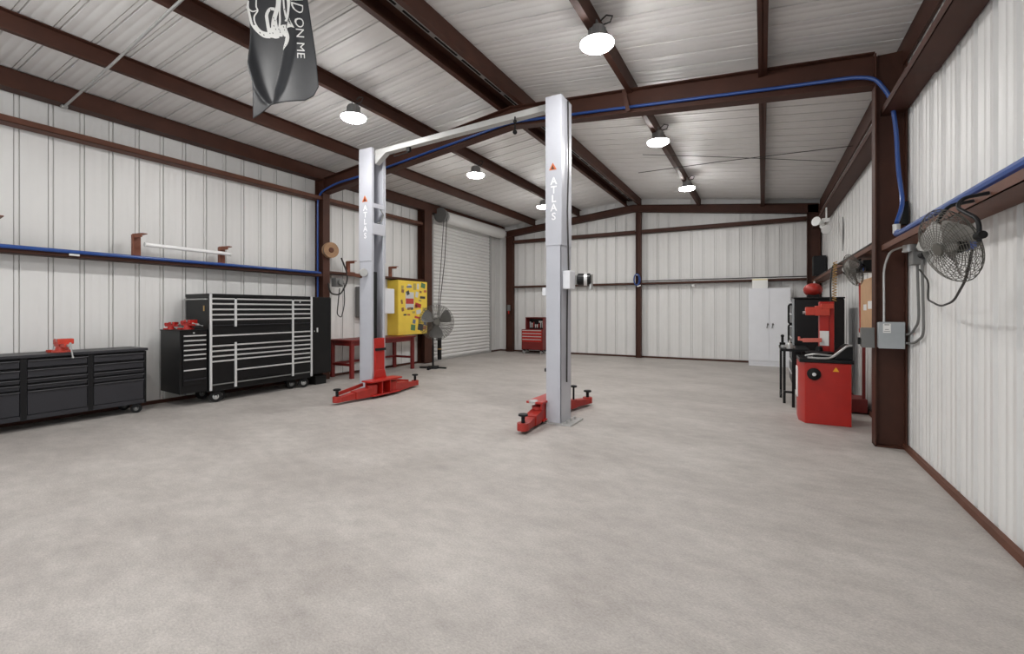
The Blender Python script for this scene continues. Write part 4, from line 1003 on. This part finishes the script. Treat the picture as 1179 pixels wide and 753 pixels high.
b = B().tube(arc([(q.x + 0.005, EY, 1.262), (q.x + 0.005, EY, 1.40), (q.x, EY - 0.02, 1.80), (q.x + 0.03, EY - 0.10, 1.955), (JX, JY + 0.05, 1.975)], 0.14, 8), 0.010, 10)
obj('conduit', b, GALV, t)
b = B().tube(arc([(1.222, EY, 1.14), (1.25, EY - 0.12, 1.16), (1.235, JY, 1.28), (1.22, JY, JZ)], 0.1, 6), 0.011, 10)
b.tube(arc([(1.222, EY, 1.06), (1.25, EY - 0.2, 1.07), (1.24, JY - 0.12, 1.16), (1.235, JY - 0.08, JZ)], 0.1, 6), 0.011, 10)
obj('flexible_conduit', b, GREY_DK, t)
obj('junction_box', B().cyl((JX + 0.02, JY, 1.92), (JX + 0.02, JY, 2.0), 0.05, n=16).cyl((JX + 0.02, JY, 1.91), (JX + 0.02, JY, 1.925), 0.055, n=16), GALV, t)
obj('receptacle', B().box(1.17, 1.25, JY - 0.09, JY + 0.04, 1.79, 1.91), GREY_DK, t, 0.006)
b = B().box(0.885, 0.985, 5.86, 5.97, 1.005, 1.20)
t = thing('switch_box', 'dark grey metal box on the room side of the wide brown column', 'electrical box', (0.94, 5.9, 1.0))
obj('body', B().box(0.895, 0.999, 5.87, 5.98, 1.005, 1.20), GREY_DK, t, 0.005)
obj('cover', B().box(0.89, 0.999, 5.855, 5.87, 1.0, 1.205), GREY_DK, t, 0.003)
obj('lever', B().box(0.87, 0.89, 5.90, 5.94, 1.03, 1.10), BLACK_MATT, t, 0.003)
k0, k1 = aY(1042.5, 256, 5.62), aY(1051, 228, 5.62)
b = B().box(k0.x, k1.x, 5.74, 5.82, k0.z, k1.z)
tag(obj('speaker_box', b, BLACK_MATT, bevel=0.006), 'small black box on the wall behind the blue pipe by the wide column', 'box')
q0, q1 = aY(942, 317, 12.6), aY(957, 295, 12.6)
t = thing('loudspeaker', 'black loudspeaker on the wall in the corner over the red tank', 'loudspeaker', (1.1, 12.7, 2.2))
obj('cabinet', B().box(1.00, 1.24, 12.25, 12.60, 2.16, 2.60), BLACK_MATT, t, 0.01)
obj('grille', B().box(1.015, 1.225, 12.24, 12.251, 2.175, 2.585), CHARCOAL_DK, t)
# twin floodlight
t = thing('floodlight', 'white twin-head floodlight hanging from the upper rail in the back corner', 'light', (1.05, 11.1, 3.2))
fl0 = aX(950, 257, 1.05)
obj('stem', B().cyl((1.07, fl0.y, fl0.z + 0.05), (1.07, fl0.y, fl0.z + 0.30), 0.014, n=10).box(1.0, 1.12, fl0.y - 0.05, fl0.y + 0.05, fl0.z + 0.02, fl0.z + 0.09), PAPER, t)
for off, axx in ((Vector((-0.10, -0.05, 0.02)), (-0.5, -0.6, 0.1)), (Vector((-0.02, -0.10, -0.10)), (0.25, -0.8, -0.5))):
    obj('lamp_head', B().lathe([(0.04, -0.10), (0.05, -0.09), (0.05, 0), (0.075, 0.06), (0.09, 0.09), (0.085, 0.092), (0.01, 0.08)], fl0 + off, axx, 20), PAPER, t)
b = B().ball((0, 0, 0), 0.01, 0.01, 0.01)
q = aX(966, 270, 1.2)
tag(obj('hook_strip', B().prism([(1.245, q.y - 0.06, q.z + 0.30), (1.245, q.y + 0.02, q.z + 0.05), (1.245, q.y - 0.02, q.z - 0.30), (1.245, q.y - 0.10, q.z + 0.02)], (0.01, 0, 0)), GREY_DK), 'dark narrow strip on the right wall beside the twin floodlight', 'strip')

# ------------------------------------------------------------------ WALL FANS
def wall_fan(c, ax, R, label, cord_to=None, full=True):
    t = thing('wall_fan', label, 'fan', c, 'round wall fans')
    c = Vector(c)
    x, y, a = fan_head(t, c, ax, R, 0.055, 3, 0.0015, 14, 30)
    obj('motor', B().lathe([(0.02, -0.125), (0.045, -0.12), (0.052, -0.11), (0.054, -0.03), (0.03, -0.02)], c, a, 22), BLACK, t)
    obj('motor_label', B().lathe([(0.0555, -0.09), (0.0555, -0.06)], c, a, 22), BLUE_LABEL, t)
    # yoke: arms from both sides of the guard curving up to the rail
    s = Vector((0, 1, 0)); s = (s - a * s.dot(a)).normalized()
    def rail(sy): return Vector((1.03, c.y + sy, 2.09))
    zt = 1.985
    for sg in (1, -1):
        b = B().tube(arc([c + s * sg * (R + 0.014) - Vector((0, 0, 0.03)), c + s * sg * (R + 0.014) + Vector((0.0, 0, 0.08)), Vector((c.x + 0.02, c.y + 0.09 + sg * R * 0.60, zt - 0.06)), Vector((c.x + 0.06, c.y + 0.13 + sg * R * 0.50, zt)), Vector((1.045, c.y + 0.13 + sg * R * 0.48, zt + 0.015))], 0.06, 6), 0.010, 10)
        obj('yoke', b, CHARCOAL_DK, t)
        obj('knob', B().cyl(c + s * sg * R, c + s * sg * (R + 0.04), 0.02, n=12), BLACK_MATT, t)
    if cord_to:
        p0 = c - a * 0.11 - Vector((0, 0, 0.06))
        obj('power_cord', B().tube(arc([p0] + cord_to, 0.15, 6), 0.007, 8), ROPE, t)
    return t
FC = aX(1093, 283, 0.88)
wall_fan(FC, (-0.90, -0.26, -0.33), 0.205, 'round grey cage fan on the right wall nearest the viewer',
         [aX(1112, 322, 1.0), aX(1098, 347, 1.10), aX(1083, 353, 1.15), aX(1068, 345, 1.20), Vector((1.21, 5.0, 1.62)), Vector((1.21, JY - 0.12, 1.74))])
wall_fan(aX(982, 311, 0.96), (-0.95, -0.22, -0.30), 0.20, 'round grey cage fan hung beyond the wide brown column')

# ------------------------------------------------------------------ FLAG
FY = 2.45
def fold(u, v):
    a = (u - 284) / 80.0; w = 0.0
    w += 0.018 * math.sin(a * 7.0 + 0.6) * (0.5 + 0.5 * min(1, max(0, v) / 120))
    # hanging V fold whose tip sits near the lower middle
    tipx, tipy = 311.0, 119.0
    if v < tipy:
        hw = 22.5 * max(0.0, (tipy - v) / 54.0) ** 0.45 + 0.6
        e = (u - (tipx - max(0, (tipy - v)) * 0.01)) / hw
        w -= 0.045 * math.exp(-((abs(e) - 1.0) * hw / 3.2) ** 2) * min(1, (tipy - v) / 20 + 0.25)
        if abs(e) < 1: w += 0.035 * (1 - e * e)
    return w
def edge(v):
    L = [(-62, 281.5), (0, 284), (70, 289), (137, 289.5)]; R = [(-62, 346), (0, 354), (60, 362), (97, 365), (137, 367)]
    def ip(T):
        for (a, x0), (b_, x1) in zip(T[:-1], T[1:]):
            if v <= b_: return x0 + (x1 - x0) * (v - a) / (b_ - a)
        return T[-1][1]
    return ip(L), ip(R)
def fs(u, v, off=0.0):
    p = aY(u, v, FY); return Vector((p.x, p.y + fold(u, v) - off, p.z))
def bottom(a):                                        # lower hem, pixel height for a in 0..1
    T = [(0, 136), (0.18, 127), (0.30, 121), (0.5, 119), (0.8, 116), (0.92, 110), (1, 99)]
    for (x0, y0), (x1, y1) in zip(T[:-1], T[1:]):
        if a <= x1: return y0 + (y1 - y0) * (a - x0) / (x1 - x0)
    return T[-1][1]
NU, NV = 72, 110
b = B()
for j in range(NV + 1):
    for i in range(NU + 1):
        a = i / NU; v = -62 + (bottom(a) + 62) * j / NV
        l, r = edge(v); b.v.append(fs(l + (r - l) * a, v))
for j in range(NV):
    for i in range(NU):
        q = j * (NU + 1) + i; b.f.append((q, q + 1, q + NU + 2, q + NU + 1))
topc = fs(315, -62)
t = thing('flag', 'dark grey flag with white coiled snake print hanging from the roof ridge', 'flag', (topc.x, FY, topc.z))
clo = obj('cloth', b, FLAG, t, sharp=80)
md = clo.modifiers.new('Solid', 'SOLIDIFY'); md.thickness = 0.003; md.offset = 1
def ribbon(b, pts, w0, w1=None):
    w1 = w0 if w1 is None else w1
    P = [Vector((280 + x / 10.75, y / 10.75)) for x, y in pts]
    Q = []
    for i in range(len(P) - 1):                       # Catmull-Rom
        p0, p1, p2, p3 = P[max(i - 1, 0)], P[i], P[i + 1], P[min(i + 2, len(P) - 1)]
        for k in range(6):
            tt = k / 6
            Q.append(0.5 * ((2 * p1) + (p2 - p0) * tt + (2 * p0 - 5 * p1 + 4 * p2 - p3) * tt * tt + (3 * p1 - p0 - 3 * p2 + p3) * tt ** 3))
    Q.append(P[-1]); o = len(b.v); n = len(Q)
    for i, p in enumerate(Q):
        d = (Q[min(i + 1, n - 1)] - Q[max(i - 1, 0)]).normalized(); nn = Vector((-d.y, d.x)); w = 1.25 * (w0 + (w1 - w0) * i / (n - 1)) / 10.75 / 2
        for e in (p - nn * w, p, p + nn * w): b.v.append(fs(e.x, e.y, 0.006))
    for i in range(n - 1):
        for k in range(2):
            q = o + 3 * i + k; b.f.append((q, q + 1, q + 4, q + 3))
b = B()
for pts, w0, w1 in [([(45, 0), (45, 80), (70, 220), (90, 300), (140, 370), (210, 425), (290, 435)], 14, 22), ([(125, -40), (125, 60), (140, 110), (105, 190), (120, 280), (180, 360), (280, 385)], 12, 14),
                    ([(30, 80), (85, 125), (140, 100)], 16, 10), ([(100, 300), (170, 375), (260, 410), (330, 420)], 26, 40),
                    ([(275, 380), (250, 230), (245, 150), (285, 85), (350, 90)], 34, 30), ([(400, -60), (395, 60), (350, 190), (335, 300), (345, 420)], 46, 60),
                    ([(440, -80), (425, 100), (428, 260), (400, 400)], 14, 30), ([(475, -60), (490, 80), (520, 200), (545, 245)], 20, 22), ([(540, -80), (560, 60), (550, 170), (520, 260)], 44, 30),
                    ([(300, 390), (350, 430), (420, 435)], 40, 34), ([(470, 300), (490, 380), (520, 430), (570, 400)], 36, 40), ([(510, 300), (505, 420)], 24, 40), ([(560, 280), (585, 350), (600, 410)], 30, 40),
                    ([(635, -80), (630, 60), (610, 190), (620, 280), (640, 370)], 50, 44), ([(600, 390), (612, 480), (600, 570), (570, 660)], 36, 26), ([(580, 330), (640, 380)], 40, 30), ([(290, 320), (340, 385), (430, 405), (480, 415)], 60, 50), ([(345, 230), (365, 330), (400, 400)], 56, 60), ([(450, 300), (470, 370), (540, 380)], 44, 50)]:
    ribbon(b, pts, w0, w1)
obj('snake_print', b, FLAG_PRINT, t, sharp=80)
b = B()
for px, py in [(300, 100), (325, 118), (340, 200), (362, 235), (345, 300), (372, 345), (330, 390), (420, 350), (440, 390), (505, 110), (535, 125), (520, 230), (495, 330), (510, 370), (575, 330), (600, 370), (615, 200), (622, 120), (640, 60), (612, 270), (170, 385), (215, 410)]:
    ribbon(b, [(px - 5, py - 9), (px, py), (px + 4, py + 9)], 9, 7)
for p in b.v: p.y -= 0.004
obj('snake_spots', b, FLAG, t, sharp=80)
vs, fs_ = text_mesh("DON'T TREAD ON ME", 1.0)
xmax = max(p.x for p in vs)
b = B(); SCL = 13.2
for p in vs:
    v = 67.5 - (xmax - p.x) * SCL * 1.13; u = 343.0 + p.y * SCL * 0.85 + (v - 40) * 0.03
    b.v.append(fs(u, v, 0.006))
b.f = [f for f in fs_ if min(b.v[i].z for i in f) > 0 and max(b.v[i].z for i in f) < topc.z - 0.02]
obj('lettering', b, FLAG_PRINT, t, sharp=80)
obj('hanging_rod', B().cyl(fs(279, -62), fs(349, -62), 0.010, n=10), GALV, t)
l_, r_ = fs(281, -62), fs(346, -62)
obj('hanging_line', B().tube([l_, (l_.x + 0.1, FY, 4.44)], 0.003, 6).tube([r_, (r_.x - 0.1, FY, 4.43)], 0.003, 6), ROPE, t)

# ------------------------------------------------------------------ LIGHT
w = bpy.data.worlds.new('daylight'); SC.world = w; w.use_nodes = True
bg = w.node_tree.nodes['Background']; bg.inputs['Color'].default_value = (0.86, 0.93, 1.0, 1); bg.inputs['Strength'].default_value = 1.6

# ------------------------------------------------------------------ CAMERA
cam = bpy.data.cameras.new('camera'); co = bpy.data.objects.new('camera', cam); COL.objects.link(co)
co.location = (0, 0, H); co.rotation_euler = (PI / 2, 0, YAW)
cam.sensor_fit = 'HORIZONTAL'; cam.sensor_width = 36.0; cam.lens = F / 1179 * 36.0
cam.shift_y = -(376.5 - CY) / 1179
cam.clip_start = 0.05; cam.clip_end = 100
SC.camera = co
vs_ = SC.view_settings
SC.display_settings.display_device = 'sRGB'
vs_.view_transform = 'Standard'; vs_.look = 'None'; vs_.gamma = 1.0; vs_.use_curve_mapping = False
vs_.exposure = 0.76
SC.cycles.max_bounces = 10; SC.cycles.diffuse_bounces = 6; SC.cycles.use_denoising = True
